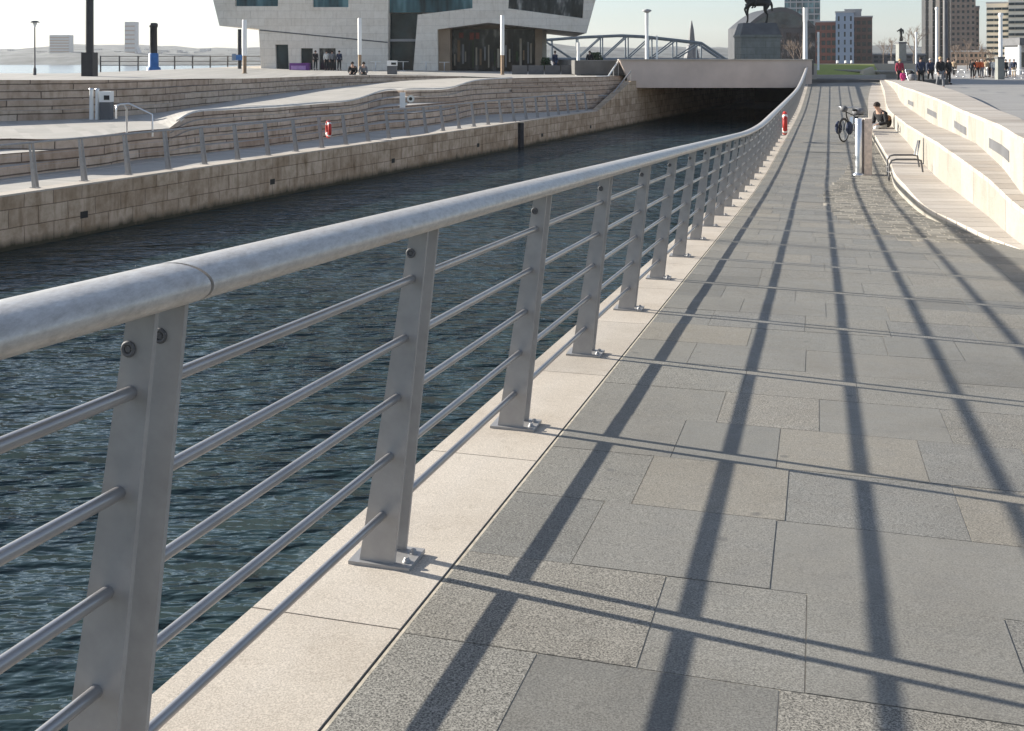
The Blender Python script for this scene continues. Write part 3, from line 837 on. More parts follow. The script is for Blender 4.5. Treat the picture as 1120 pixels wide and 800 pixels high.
# ------------------------------------------------------------------ museum
def px_poly(pts, Y): return [((a-CX)*Y/F, EYE-(b-HZ)*Y/F) for a, b in pts]
def museum():
    Y = 88.0
    base = .45
    mu = empty('museum', ((400-CX)*Y/F, Y+8, .6), 'pale limestone clad museum with slanting cantilevered ends and dark glass between', 'museum')
    G = 79.5
    # left wing
    outer = px_poly([(206, -110), (240, 28.5), (283, 32), (286, G), (424, G), (426, -110)], Y)
    wins = [[(257, -14), (304, -14), (304, 7), (257, 7)], [(342, -14), (381, -14), (381, 8), (342, 8)]]
    doors = [[(301, 49), (315, 49), (316, 78.5), (302, 78.5)], [(329, 53), (342, 53), (342, 78.5), (329, 78.5)], [(349, 53), (367, 53), (368, 78.5), (349, 78.5)]]
    holes = [px_poly(h, Y) for h in wins+doors]
    m = MB(); m.prism(outer, holes, Y, 16, .55)
    for i, f in enumerate(m.f):
        m.uv[i] = [(m.v[k].x + m.v[k].y, m.v[k].z) for k in f]
    m.build('wing', M['lime'], mu)
    for h in wins:
        m = MB(); pts = [(x, Y+.45, z) for x, z in px_poly(h, Y)]
        x0, x1 = pts[0][0], pts[1][0]; z1, z0 = pts[0][2], pts[2][2]
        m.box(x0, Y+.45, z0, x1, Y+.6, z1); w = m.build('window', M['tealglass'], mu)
        m = MB(); n = 4
        for k in range(n+1):
            x = x0+(x1-x0)*k/n; m.box(x-.05, Y+.36, z0, x+.05, Y+.448, z1)
        m.box(x0, Y+.38, z0, x1, Y+.446, z0+.12); m.build('mullion', M['black'], w)
    for h, mt in zip(doors, ('greyclad', 'lilac', 'rubber')):
        p = px_poly(h, Y); m = MB()
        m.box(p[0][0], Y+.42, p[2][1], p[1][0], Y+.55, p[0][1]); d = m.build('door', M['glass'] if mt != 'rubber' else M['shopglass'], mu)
        m = MB(); m.box(p[0][0], Y+.33, p[0][1]-.14, p[1][0], Y+.418, p[0][1]); xm = (p[0][0]+p[1][0])/2
        m.box(xm-.04, Y+.33, p[2][1], xm+.04, Y+.416, p[0][1]-.142); m.build('frame', M[mt] if mt != 'rubber' else M['black'], d)
    # thin dark band sloping across the wing
    a, b = px_poly([(284, 32.5), (424, 46)], Y); m = MB()
    m.obox((a[0], Y-.03, a[1]), (b[0]-a[0], 0, b[1]-a[1]), (0, .029, 0), (0, 0, -.09)); m.build('dark_band', M['slate'], mu)
    # glass between the wings
    def glaz(poly, dy, nx, nz, mat, name='curtain_wall'):
        p = px_poly(poly, Y); xs = [a for a, _ in p]; zs = [b for _, b in p]
        x0, x1, z0, z1 = min(xs), max(xs), min(zs), max(zs)
        m = MB(); m.box(x0, Y+dy, z0, x1, Y+dy+.15, z1); w = m.build(name, M[mat], mu)
        fr = MB()
        for k in range(nx+1):
            x = x0+(x1-x0)*k/nx; fr.box(x-.07, Y+dy-.12, z0, x+.045, Y+dy-.003, z1)
        for k in range(nz+1):
            z = z0+(z1-z0)*k/nz; fr.box(x0, Y+dy-.1, z-.09, x1, Y+dy-.006, z+.09)
        fr.build('mullion', M['black'], w); return w
    glaz([(423, 14), (460, 14), (460, 79), (423, 79)], 1.6, 5, 4, 'glass')
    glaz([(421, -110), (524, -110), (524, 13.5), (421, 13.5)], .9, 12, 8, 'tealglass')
    p = px_poly([(424, 44), (455, 45.5)], Y); m = MB(); m.box(p[0][0], Y+1.2, p[0][1]-.1, p[1][0], Y+1.44, p[0][1]+.1); m.build('canopy_edge', M['greyclad'], mu)
    # right wedge
    outer = px_poly([(517, -110), (517, 9.5), (457.5, 16.5), (452.5, G), (479.5, G), (479, 32.5), (534, 25.2), (641, 36.6), (651, 0), (668, -110)], Y)
    hole = px_poly([(560, -60), (556, 9.8), (637, 20.5), (642, -60)], Y)
    m = MB(); m.prism(outer, [hole], Y-.6, 17, .7)
    for i, f in enumerate(m.f):
        m.uv[i] = [(m.v[k].x + m.v[k].y, m.v[k].z) for k in f]
    m.build('wing', M['lime'], mu)
    p = px_poly([(552, -70), (645, -70), (645, 22), (552, 22)], Y)
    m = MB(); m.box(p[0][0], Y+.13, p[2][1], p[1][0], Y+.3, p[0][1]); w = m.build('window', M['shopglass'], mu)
    m = MB()
    for k in range(12):
        x = p[0][0]+(p[1][0]-p[0][0])*k/11; m.box(x-.04, Y+.06, p[2][1], x+.04, Y+.127, p[0][1])
    m.build('mullion', M['greyclad'], w)
    # recessed ground floor
    p = px_poly([(479.5, 31), (492, G)], Y); m = MB(); m.box(p[0][0]-.9, Y+.2, p[1][1], p[1][0], Y+3.2, p[0][1]); m.build('pier', M['limebrown'], mu)
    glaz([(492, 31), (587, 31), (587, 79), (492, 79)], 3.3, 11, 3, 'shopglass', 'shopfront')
    p = px_poly([(586, 36), (594, G)], Y); m = MB(); m.box(p[0][0], Y+2.2, p[1][1], p[1][0], Y+3.6, p[0][1]+.5); m.build('pier', M['limebrown'], mu)
    # things seen through the shopfront and inside lamps are its hangings
    rnd = random.Random(8)
    for k, (a, b, c, d) in enumerate(((500, 35, 505, 41), (512, 35, 517, 43), (519, 35, 523, 42))):
        p = px_poly([(a, b), (c, d)], Y); m = MB(); m.box(p[0][0], Y+3.08, p[1][1], p[1][0], Y+3.12, p[0][1]); m.build('banner', M['red_dull'], mu)
    for k in range(22):
        a = 495 + k*4.1 + rnd.uniform(-1, 1); p = px_poly([(a, rnd.uniform(38, 60)), (a+rnd.uniform(1.2, 3), rnd.uniform(66, 75))], Y)
        m = MB(); m.box(p[0][0], Y+3.14, p[1][1], p[1][0], Y+3.17, p[0][1]); m.build('display_panel', M[('render', 'timber', 'greyclad', 'render', 'black', 'foliage')[k % 6]], mu)
    # back mass so the building is solid from elsewhere
    p = px_poly([(290, -108), (600, 30)], Y); m = MB(); m.box(p[0][0], Y+5, .3, p[1][0], Y+24, p[0][1]); m.build('core', M['lime'], mu)
M['red_dull'] = plain('dull red banner', (.3, .1, .08), .8)
museum()

# ------------------------------------------------------------------ small things on the museum side
def totem(px, pbase, ptop, label, split=.33):
    b = on_sq(px, pbase); Y = b.y; H = (pbase-ptop)*Y/F
    t = empty('light_column', b, label, 'light column', 'light columns on the museum square')
    m = MB(); m.lathe((0, 0, 0), [(.17, 0), (.17, .02), (.11, .03), (.11, H*split)], 14); m.build('lower_shaft', M['timber'], t, world=False)
    m = MB(); m.lathe((0, 0, H*split), [(.13, .002), (.13, H*(1-split)-.04), (.11, H*(1-split))], 14); m.build('lamp_tube', M['white'], t, world=False)
totem(267.5, 80.5, 22, 'white topped light column below the leftmost overhang of the museum')
totem(393.5, 80, 20, 'white topped light column beside two people sitting in front of the museum doors')
totem(549.5, 82, 17, 'white topped light column before the museum shopfront')
def mast(base, H, r, label, head=False, mat='white'):
    t = empty('light_mast', base, label, 'light mast', 'tall slim white masts around the bridge')
    m = MB(); m.lathe((0, 0, 0), [(r*1.6, 0), (r*1.6, .03), (r, .05), (r*.85, H*.75)], 12); m.build('pole', M[mat], t, world=False)
    m = MB(); m.lathe((0, 0, H*.75), [(r*.95, .001), (r*.95, H*.25)], 12); m.build('lamp_tube', M['white'], t, world=False)
    if head:
        m = MB(); m.lathe((0, 0, H), [(.08, .001), (.3, .12), (.3, .2), (.08, .26)], 14); m.build('lamp_head', M['greyclad'], t, world=False)
mast(Vector(((632.5-CX)*70/F, 70, .5)), 2.1, .11, 'short white mast at the left end of the bridge')
mast(Vector(((707.5-CX)*72/F, 72, 1.46)), 3.1, .12, 'white mast with a flat round lamp head standing on the bridge', True)
mast(Vector(((718.5-CX)*76/F, 76, 1.46)), 1.7, .06, 'thin low white mast just right of the lamp on the bridge')
mast(Vector(((883-CX)*71/F, 71.5, 1.2)), 3.7, .16, 'thick white mast at the right end of the bridge beside the handrail', False)
mast(Vector(((895-CX)*84/F, 84, .5)), 3.1, .09, 'thin white mast at the left edge of the lawn')

def lamp_post(base, H, label):
    t = empty('street_lamp', base, label, 'street lamp')
    m = MB(); m.lathe((0, 0, 0), [(.07, 0), (.07, .3), (.035, .35), (.028, H-.3)], 10); m.build('pole', M['slate'], t, world=False)
    m = MB(); m.lathe((0, 0, H-.3), [(.04, .001), (.1, .18), (.08, .19)], 12); m.build('lantern', M['white'], t, world=False)
    m = MB(); m.lathe((0, 0, H-.1), [(.2, .0), (.2, .03), (.1, .08)], 14); m.build('lamp_cap', M['slate'], t, world=False)
b = q(38, 84.5, 47); b.z = .87
lamp_post(b, (84.5-24)*47/F, 'slim street lamp with flat cap by the river at the far left')
b = on_sq(98, 83.5)
t = empty('lamp_column', b, 'massive dark square column rising out of view on the left terrace', 'column')
s_ = b.y/F
m = MB(); m.box(-6.2*s_, -.3, 0, 6.2*s_, .3, 26*s_); m.build('base', M['black'], t, world=False)
m = MB(); m.lathe((0, 0, 26*s_), [(4.3*s_, 0.001), (4.1*s_, 5.5)], 18); m.build('shaft', M['black'], t, world=False)
b = q(168, 78, 76); b.z = .62
t = empty('chimney_column', b, 'dark round column on a blue base near the riverside', 'column')
s_ = 76/F
m = MB(); m.lathe((0, 0, 0), [(8*s_, 0), (7.5*s_, 5*s_), (5.5*s_, 6*s_), (5.2*s_, 20*s_), (4.4*s_, 21*s_)], 16); m.build('base', M['blue'], t, world=False)
m = MB(); m.lathe((0, 0, 21*s_), [(4*s_, .001), (3.8*s_, 28*s_), (4.6*s_, 28.5*s_), (4.6*s_, 32*s_), (3*s_, 33*s_)], 16); m.build('shaft', M['black'], t, world=False)
b = q(262, 77, 80); b.z = .64
t = empty('sign_post', b, 'dark post with a small pale blue notice below the museum overhang', 'sign'); s_ = 80/F
m = MB(); m.lathe((0, 0, 0), [(.14, 0), (.14, 46*s_)], 12); m.build('post', M['black'], t, world=False)
m = MB(); m.box(-.5, -.2, 12*s_, -.2, -.15, 19*s_); m.build('notice', M['bluepanel'], t, world=False)
m = MB(); m.box(-.198, -.24, 12*s_, .24, -.145, 18*s_); m.build('housing', M['blue'], t, world=False)

# riverside railing
t = empty('riverside_railing', (-30, 124, .6), 'dark riverside railing along the quay edge far behind the terraces', 'railing')
m = MB()
for z in (.35, .7, 1.15): m.tube([(-36, 96, .6+z), (-19, 104, .6+z)], .035, 6)
m.build('rail', M['slate'], t)
for k in range(13):
    f = k/12; m = MB(); x, y = -36+17*f, 96+8*f
    m.box(x-.05, y-.05, .3, x+.05, y+.05, 1.8); m.build('post', M['slate'], t)
# bin, ticket machine and posts on the lower terrace
def bin_(p, label, w, H, s=1):
    t = empty('litter_bin', p, label, 'bin')
    m = MB(); m.box(-w, -w, 0, w, w, H*.62); m.build('body', M['slate'], t, world=False)
    m = MB(); m.box(-w*1.05, -w*1.05, H*.621, w*1.05, w*1.05, H); m.build('hood', M['white'], t, world=False)
    m = MB(); m.box(-w*.1, -w*1.06-.02, H*.7, w*.95, -w*1.052, H*.86); m.build('opening', M['rubber'], t, world=False)
p = at(116.5, 131, Z_TERR); bin_(p, 'dark bin with a pale hood against the upper terrace wall', 5.6*p.y/F, 31*p.y/F)
p = on_sq(429, 81.5); bin_(p, 'white topped bin on the square left of the glass entrance', 5*p.y/F, 15*p.y/F)
for px, lab in ((100, 'left one of two white posts by the dark bin'), (106.5, 'right one of two white posts by the dark bin')):
    p = at(px, 131, Z_TERR); H = 34*p.y/F; m = MB(); t = empty('bollard', p, lab, 'post', 'white posts beside the bin')
    m.lathe((0, 0, 0), [(.075, 0), (.065, H-.04)], 10); m.build('shaft', M['white'], t, world=False)
    m = MB(); m.lathe((0, 0, H-.04), [(.08, .001), (.08, .03), (.03, .05)], 10); m.build('cap', M['steel'], t, world=False)
# tubular hand loop on the terrace edge
p = at(130, 147.5, Z_TERR); Yh = p.y; s_ = Yh/F
t = empty('handrail', p, 'bent steel tube handrail at the edge of the lower terrace', 'handrail')
m = MB()
def hq(px, py, dy=0): v = q(px, py, Yh); v.y += dy; return v
m.tube([hq(134.5, 147, .3), hq(134.5, 120, .3), hq(133, 115.5, .2), hq(130, 114.5, .1), hq(127.5, 116, 0), hq(127.2, 121, 0), hq(127.2, 130, 0)], .026, 10)
m.tube([hq(130, 114.5, .1), hq(137, 114, .3), hq(160, 126.5, .5), hq(160.5, 151, .5)], .026, 10); m.build('tube', M['steel'], t)
# sign with round lens on the seating wall
p = q(440, 118, 44.5); t = empty('camera_post', p, 'white panel with a round grey lens standing on the seating wall', 'panel')
m = MB(); m.box(-.1, -.05, 0, .12, .05, .62); m.build('panel', M['white'], t, world=False)
m = MB(); m.tube([(.34, .05, .36), (.34, -.03, .36)], .15, 20); m.build('lens_ring', M['steel'], t, world=False)
m = MB(); m.tube([(.34, -.031, .36), (.34, -.045, .36)], .07, 16); m.build('lens', M['rubber'], t, world=False)
m = MB(); m.box(.05, -.03, .1, .2, .03, .2); m.build('bracket', M['steel'], t, world=False)

# lifebuoys
def lifebuoy(p, ax, Rr, label, host=False):
    t = empty('lifebuoy', p, label, 'lifebuoy')
    ax = Vector(ax).normalized()
    m = MB(); m.torus((0, 0, 0), Rr, Rr*.24, ax, 32, 10); ring = m.build('ring', M['red'], t, world=False)
    u = Vector((0, 0, 1)); w = ax.cross(u).normalized()
    for k in range(4):
        a = math.pi/4 + k*math.pi/2; c = (w*math.cos(a) + u*math.sin(a))
        m = MB(); tg = (-w*math.sin(a) + u*math.cos(a))
        P = [c*Rr - tg*Rr*.13, c*Rr + tg*Rr*.13]
        m.tube(P, Rr*.255, 14); m.build('band', M['white'], ring, world=False)
    return t
Yb = 32.6
p, d, n = frame(Yb); lifebuoy(p + n*.22 + Vector((0, 0, .55)), d*.06 + n, .29, 'red and white lifebuoy hung on the near railing far along the path')
k2 = (365-CX)/F; Yb = (-10.5 - .418*24.9)/(k2-.418); p = Vector((wx(Yb), Yb, Z_WALK)) - FN*.2
lifebuoy(p + Vector((0, 0, .62)), FN + FD*.9, .25, 'red and white lifebuoy hung on the far quay railing')

# steps handrails by the bridge
for (a, b_, lab) in (((643, 102, 64.5), (652, 84, 66.5), 'pale sloping handrail left of the steps by the bridge'),
                     ((665, 84, 67), (677, 66, 69.6), 'pale sloping handrail climbing to the bridge deck')):
    P0, P1 = q(*a), q(*b_); t = empty('handrail', P0, lab, 'handrail')
    m = MB(); m.tube([P0 + Vector((-.6, 0, 0)), P0, P1, P1 + Vector((.4, .2, 0))], .05, 8); m.build('rail', M['white'], t)
    for f in (.05, .5, .95):
        m = MB(); c = P0.lerp(P1, f); m.tube([c + Vector((0, 0, -1.1)), c], .03, 6); m.build('post', M['paint'], t)
t = empty('railing', (5, 66, -.3), 'grey railing of many thin bars beside the steps at the bridge', 'railing')
m = MB(); A0, A1, A2 = q(592, 104, 62), q(668, 105, 65), q(690, 78, 68)
m.tube([A0, A1, A2], .035, 8); m.build('rail', M['paint'], t)
for k in range(26):
    f = k/25; c = A0.lerp(A1, f/.75) if f < .75 else A1.lerp(A2, (f-.75)/.25)
    m = MB(); m.tube([c + Vector((0, 0, -.95)), c], .018, 6); m.build('bar', M['paint'], t)
# glazed dark balustrade on the square by the bridge
t = empty('balustrade', (4, 72, .5), 'low dark panelled balustrade on the square left of the bridge', 'railing')
a, b_ = q(560, 76, 74), q(668, 75, 74)
for k in range(6):
    x0 = a.x+(b_.x-a.x)*k/6; x1 = a.x+(b_.x-a.x)*(k+1)/6-.08
    m = MB(); m.box(x0, 74, .3, x1, 74.05, 1.12); m.build('panel', M['slate'], t)

# ------------------------------------------------------------------ truss bridge, spire
def truss():
    Y = 165; s = Y/F
    t = empty('truss_bridge', ((690-CX)*s, Y, 1.2), 'grey steel truss footbridge with a curved top chord beyond the stone bridge', 'bridge')
    top = [(560, 47.5), (600, 43.6), (640, 40.7), (680, 39), (705, 40.2), (740, 44), (767, 47.2)]
    xs = [560, 600, 622, 648, 660, 682, 700, 712, 742, 767, 792]
    def ty(x):
        return lerp_tab(top, x) if x <= 767 else 47.2+(x-767)*18/25
    for off in (0, 4.0):
        m = MB()
        def V(px, py): return Vector(((px-CX)*s, Y+off, EYE-(py-HZ)*s))
        m.tube([V(a, b) for a, b in top] + [V(795, 66)], .2, 8); m.build('top_chord', M['truss'], t)
        m = MB(); m.tube([V(550, 64.5), V(796, 66)], .25, 8); m.build('bottom_chord', M['truss'], t)
        for k, x in enumerate((575, 604, 632, 659, 687, 713, 740, 767)):
            m = MB(); m.tube([V(x, 64.5), V(x, ty(x))], .12, 6); m.build('upright', M['truss'], t)
        for x0, x1 in ((604, 575), (659, 632), (687, 659), (713, 687), (740, 713), (767, 740)):
            m = MB()
            if x1 < 610: m.tube([V(x0+22, 64.5), V(x1+20, ty(x1+20))], .12, 6)
            else: m.tube([V(x1, 64.5), V(x0, ty(x0))], .12, 6)
            m.build('diagonal', M['truss'], t)
    m = MB(); m.box((550-CX)*s, Y+.3, EYE-2.2*s, (796-CX)*s, Y+3.7, EYE-.9*s); m.build('deck', M['slate'], t)
M['truss'] = plain('blue grey truss steel', (.13, .16, .19), .5, .2, .15, 1)
truss()
Y = 300; s = Y/F; b = q(756.5, 63, Y); b.z = -.25
t = empty('church_spire', b, 'dark slender stone spire rising beyond the truss bridge', 'spire')
m = MB(); m.lathe((0, 0, 0), [(9.5*s, 0), (8.5*s, 8*s), (5.5*s, 20*s), (4.6*s, 21*s)], 8, smooth=False); m.build('tower', M['spire'] if 'spire' in M else M['slate'], t, world=False)
m = MB(); m.lathe((0, 0, 21*s), [(4.2*s, .01), (2.2*s, 18*s), (.3*s, 27*s)], 8, smooth=False); m.build('steeple', M['slate'], t, world=False)

# ------------------------------------------------------------------ statues
def skin_mesh(name, nodes, edges, mat, parent, levels=2, world=False):
    me = bpy.data.meshes.new('tmp'); me.from_pydata([n[:3] for n in nodes], edges, [])
    o = bpy.data.objects.new('tmp', me); C.objects.link(o)
    o.modifiers.new('s', 'SKIN'); sv = me.skin_vertices[0].data
    for i, n in enumerate(nodes):
        r = n[3]; sv[i].radius = (r, r) if not isinstance(r, tuple) else r
        sv[i].use_root = (i == 0)
    sb = o.modifiers.new('u', 'SUBSURF'); sb.levels = levels; sb.render_levels = levels
    dg = bpy.context.evaluated_depsgraph_get(); dg.update()
    m2 = bpy.data.meshes.new_from_object(o.evaluated_get(dg)); m2.name = name
    bpy.data.objects.remove(o); bpy.data.meshes.remove(me)
    m2.materials.clear(); m2.materials.append(mat)
    for p in m2.polygons: p.use_smooth = True
    r = bpy.data.objects.new(name, m2); C.objects.link(r); r.parent = parent
    return r
Y = 84; s = Y/F
def pb(px, py): v = q(px, py, Y); return v
def monument():
    x0, x1 = (809.5-CX)*s, (855-CX)*s; z0 = 1.42; zt = EYE+(HZ-25)*s; xc = (x0+x1)/2; hw = (x1-x0)/2
    t = empty('statue_plinth', (xc, Y+1.3, z0), 'large grey granite plinth under the horse statue on the bridge', 'plinth')
    def slab(name, w, d, a, b_, mat):
        m = MB(); m.box(-w, -d, a, w, d, b_)
        for i, f in enumerate(m.f): m.uv[i] = [(m.v[k].x+m.v[k].y, m.v[k].z) for k in f]
        m.build(name, M[mat], t, world=False)
    H = zt - z0
    slab('step', hw*1.02, 1.35, 0, .12, 'plinth'); slab('block', hw*.95, 1.25, .121, H*.62, 'plinth')
    slab('cornice', hw*1.0, 1.32, H*.621, H*.68, 'plinth')
    m = MB(); a, b_, z_, zz = hw*.97, hw*.8, H*.681, H
    m.idx([(-a, -1.28, z_), (a, -1.28, z_), (a, 1.28, z_), (-a, 1.28, z_), (-b_, -1.0, zz), (b_, -1.0, zz), (b_, 1.0, zz), (-b_, 1.0, zz)],
          [(3,2,1,0),(4,5,6,7),(0,1,5,4),(1,2,6,5),(2,3,7,6),(3,0,4,7)]); m.build('cap', M['slate'], t, world=False)
    # horse facing left, legs on the cap
    h = empty('horse_statue', (xc, Y+1.3, zt), 'dark bronze horse and rider statue standing on the grey plinth', 'statue')
    L = 1.0
    # joints x (forward = -x), y, z, radius
    N = [(.55, 0, 1.62, .34), (.1, 0, 1.58, .36), (-.45, 0, 1.66, .34), (-.72, 0, 1.86, .25), (-.98, 0, 2.25, .17), (-1.12, 0, 2.46, .15), (-1.34, 0, 2.28, .12), (-1.5, 0, 2.12, .075),
         (-.58, .2, 1.35, .14), (-.62, .2, .85, .075), (-.6, .2, .42, .06), (-.62, .2, .1, .06), (-.70, .2, .04, .08),
         (-.6, -.2, 1.35, .14), (-.92, -.2, 1.0, .075), (-.78, -.2, .62, .06), (-.72, -.2, .5, .07),
         (.68, .2, 1.32, .2), (.58, .2, .95, .11), (.80, .2, .58, .07), (.74, .2, .12, .055), (.66, .2, .04, .075),
         (.68, -.2, 1.32, .2), (.5, -.2, .95, .11), (.68, -.2, .58, .07), (.58, -.2, .12, .055), (.5, -.2, .04, .075),
         (.86, 0, 1.62, .12), (1.02, 0, 1.3, .09), (1.04, 0, .85, .05), (-1.08, .07, 2.62, .035), (-1.08, -.07, 2.62, .035)]
    E = [(0,1),(1,2),(2,3),(3,4),(4,5),(5,6),(6,7),(2,8),(8,9),(9,10),(10,11),(11,12),(2,13),(13,14),(14,15),(15,16),(0,17),(17,18),(18,19),(19,20),(20,21),
         (0,22),(22,23),(23,24),(24,25),(25,26),(0,27),(27,28),(28,29),(5,30),(5,31)]
    N = [(a*1.12, b_*1.3, c*1.08, r*1.2) for a, b_, c, r in N]
    skin_mesh('horse', N, E, M['bronze'], h)
    Nr = [(.05, 0, 2.0, .2), (.05, 0, 2.35, .2), (.02, 0, 2.6, .2), (0, 0, 2.8, .08), (-.02, 0, 2.98, .13), (-.03, 0, 3.1, .1),
          (-.1, .3, 1.85, .12), (-.28, .38, 1.45, .09), (-.22, .38, 1.05, .07), (-.36, .38, 1.0, .06), (-.1, -.3, 1.85, .12), (-.28, -.38, 1.45, .09), (-.22, -.38, 1.05, .07), (-.36, -.38, 1.0, .06),
          (0, .3, 2.58, .08), (-.05, .36, 2.3, .07), (-.35, .2, 2.15, .055), (0, -.3, 2.58, .08), (-.05, -.36, 2.3, .07), (-.35, -.2, 2.15, .055)]
    Er = [(0,1),(1,2),(2,3),(3,4),(4,5),(0,6),(6,7),(7,8),(8,9),(0,10),(10,11),(11,12),(12,13),(2,14),(14,15),(15,16),(2,17),(17,18),(18,19)]
    Nr = [(a, b_*1.2, c+.2, r) for a, b_, c, r in Nr]
    skin_mesh('rider', Nr, Er, M['bronze'], h)
monument()
# figure on a pedestal far right
Y2 = 190; s2 = Y2/F; b = q(985.5, 67, Y2); b.z = -.25
t = empty('memorial', b, 'tall pale pedestal carrying a dark standing figure beyond the plaza', 'memorial')
m = MB()
m.box(-11*s2, -1.6, 0, 11*s2, 1.6, 8*s2); m.build('base', M['slate'], t, world=False)
m = MB(); m.box(-4*s2, -.8, 8*s2+.002, 4*s2, .8, 27*s2); m.build('pedestal', M['plinth'], t, world=False)
m = MB(); m.box(-4.6*s2, -.9, 27*s2+.002, 4.6*s2, .9, 29*s2); m.build('cornice', M['slate'], t, world=False)
zb = 29*s2; k = 16.5*s2/1.75
N = [(0, 0, 1.0, .19), (0, 0, 1.25, .18), (0, 0, 1.42, .19), (0, 0, 1.52, .07), (0, 0, 1.64, .11), (.1, 0, .5, .13), (.1, 0, .05, .14), (-.1, 0, .5, .13), (-.1, -.05, .05, .14), (.24, 0, 1.38, .08), (.3, 0, 1.1, .07), (.2, -.12, .95, .06), (-.24, 0, 1.38, .08), (-.4, 0, 1.2, .07), (-.5, -.1, 1.3, .06)]
E = [(0,1),(1,2),(2,3),(3,4),(0,5),(5,6),(0,7),(7,8),(2,9),(9,10),(10,11),(2,12),(12,13),(13,14)]
o = skin_mesh('figure', [(x*k, y*k, z*k+zb, r*k) for x, y, z, r in N], E, M['bronze'], t)

# ------------------------------------------------------------------ city on the right
def block(name, x0, x1, ytop, Y, depth, mat, label, floors, cols, wm='glass', cat='building', win=(.55, .6), pbase=None, roof=None, band=False, setz=None):
    """building by photo extents: real walls with recessed windows, each storey row a part"""
    s = Y/F; X0, X1 = (x0-CX)*s, (x1-CX)*s; z0 = -.25; z1 = EYE+(HZ-ytop)*s
    xm = (X0+X1)/2; th = math.atan2(xm, Y); hw_ = (X1-X0)/2*math.cos(th); X0, X1 = xm-hw_, xm+hw_
    t = empty(name, (xm, Y, z0), label, cat, None, -th)
    holes = []; W = X1-X0; H = z1-z0
    zlo = z0 + H*.06
    fh = (H*.9)/floors; cw = W/cols
    for f in range(floors):
        for c in range(cols):
            cx = X0+cw*(c+.5); cz = zlo+fh*(f+.5)
            ww, hh = cw*win[0]/2, fh*win[1]/2
            if band: ww = cw*.499 - (cw*.04 if c in (0, cols-1) else 0)
            holes.append([(cx-ww, cz-hh), (cx+ww, cz-hh), (cx+ww, cz+hh), (cx-ww, cz+hh)])
    m = MB(); m.prism([(X0, z0), (X0, z1), (X1, z1), (X1, z0)], holes if not band else [], Y, depth, .4)
    m.face([(X0, Y, z1), (X1, Y, z1), (X1, Y+depth, z1), (X0, Y+depth, z1)])
    for i, f in enumerate(m.f): m.uv[i] = [(m.v[k].x + m.v[k].y, m.v[k].z) for k in f]
    m.build('wall', M[mat], t)
    n = 0
    for f in range(floors):
        for c in range(cols):
            if n >= 96: break
            h = holes[f*cols+c]; m = MB()
            if band: m.box(h[0][0], Y-.25, h[0][1], h[1][0], Y-.02, h[2][1])
            else: m.box(h[0][0], Y+.3, h[0][1], h[1][0], Y+.39, h[2][1])
            m.build('window', M[wm], t); n += 1
    # windows on the left flank too (it turns towards the camera axis)
    m = MB()
    for f in range(floors):
        cz = zlo+fh*(f+.5); hh = fh*win[1]/2
        m.box(X0-.06, Y+depth*.1, cz-hh, X0-.01, Y+depth*.9, cz+hh)
    m.build('side_glazing', M[wm], t)
    m = MB(); m.box(X0-.15, Y-.15, z1, X1+.15, Y+depth+.1, z1+.35); m.build('parapet', M['greyclad' if roof is None else roof], t)
    return t, X0, X1, z0, z1
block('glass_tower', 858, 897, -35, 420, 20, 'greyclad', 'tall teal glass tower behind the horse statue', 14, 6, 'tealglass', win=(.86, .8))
M['creamwall'] = plain('cream render', (.78, .70, .58), .8, 0, .06, .3)
M['hall'] = plain('dark hall roof', (.045, .047, .052), .6, 0, .2, .3)
Yc = 330; s = Yc/F
t = empty('domed_hall', ((856-CX)*s, Yc+12, -.25), 'dark grey hall with a curved roof behind the horse statue', 'building')
X0, X1 = (815-CX)*s, (893-CX)*s
arc = [(X0+(X1-X0)*k/24, EYE+(HZ-30)*s + (22*s)*math.sin(math.pi*k/24)) for k in range(25)]
m = MB(); m.prism([(X0, -.25)] + arc + [(X1, -.25)], [], Yc, 26, .2, True); m.build('roof', M['hall'], t)
m = MB(); arc2 = [(X0+3*s+(X1-X0-6*s)*k/24, EYE+(HZ-31)*s + (18*s)*math.sin(math.pi*k/24)) for k in range(25)]
m.prism([(X0+3*s, EYE+(HZ-31)*s)] + arc2[1:-1] + [(X1-3*s, EYE+(HZ-31)*s)], [], Yc-.3, .28, .1); w = m.build('lunette', M['glass'], t)
m = MB()
for k in range(1, 12):
    x = X0+(X1-X0)*k/12; m.box(x-.15, Yc-.5, EYE+(HZ-31)*s, x+.15, Yc-.31, EYE+(HZ-31)*s+17*s*math.sin(math.pi*k/12)+.01)
m.build('glazing_bar', M['greyclad'], w)
for k in range(9):
    x = X0+(X1-X0)*(k+.5)/9; m = MB(); m.box(x-2.6*s, Yc-.25, .5, x+2.6*s, Yc-.01, EYE+(HZ-36)*s); m.build('window', M['shopglass'], t)
block('brick_building', 892, 915, 24.5, 300, 22, 'brick', 'red brick office block with dark window grid right of the thick mast', 5, 4, 'glass', win=(.75, .6))
block('clad_building', 914, 934, 14, 280, 18, 'bluepanel', 'pale blue clad stair tower of the office block', 6, 3, 'glass', win=(.28, .62))
block('clad_building', 930, 954, 19, 282, 24, 'darkbrick', 'dark brick office block joined to the pale blue stair tower', 6, 4, 'glass', win=(.7, .55))
block('plant_room', 924, 942, 11.5, 286, 8, 'greyclad', 'small grey plant room on the roof behind the pale blue tower', 1, 2, 'greyclad', win=(.6, .3))
hr, X0, X1, z0, z1 = block('high_rise', 1009, 1042, -30, 330, 22, 'greyclad', 'tall block with pale vertical ribs left of the brown tower', 13, 7, 'glass', win=(.62, .86))
for k in range(5):
    x = X0+.3+(X1-X0-.6)*k/4; m = MB(); m.box(x-.55, 327.4, z0, x+.55, 329.98, z1); m.build('rib', M['creamwall'], hr)
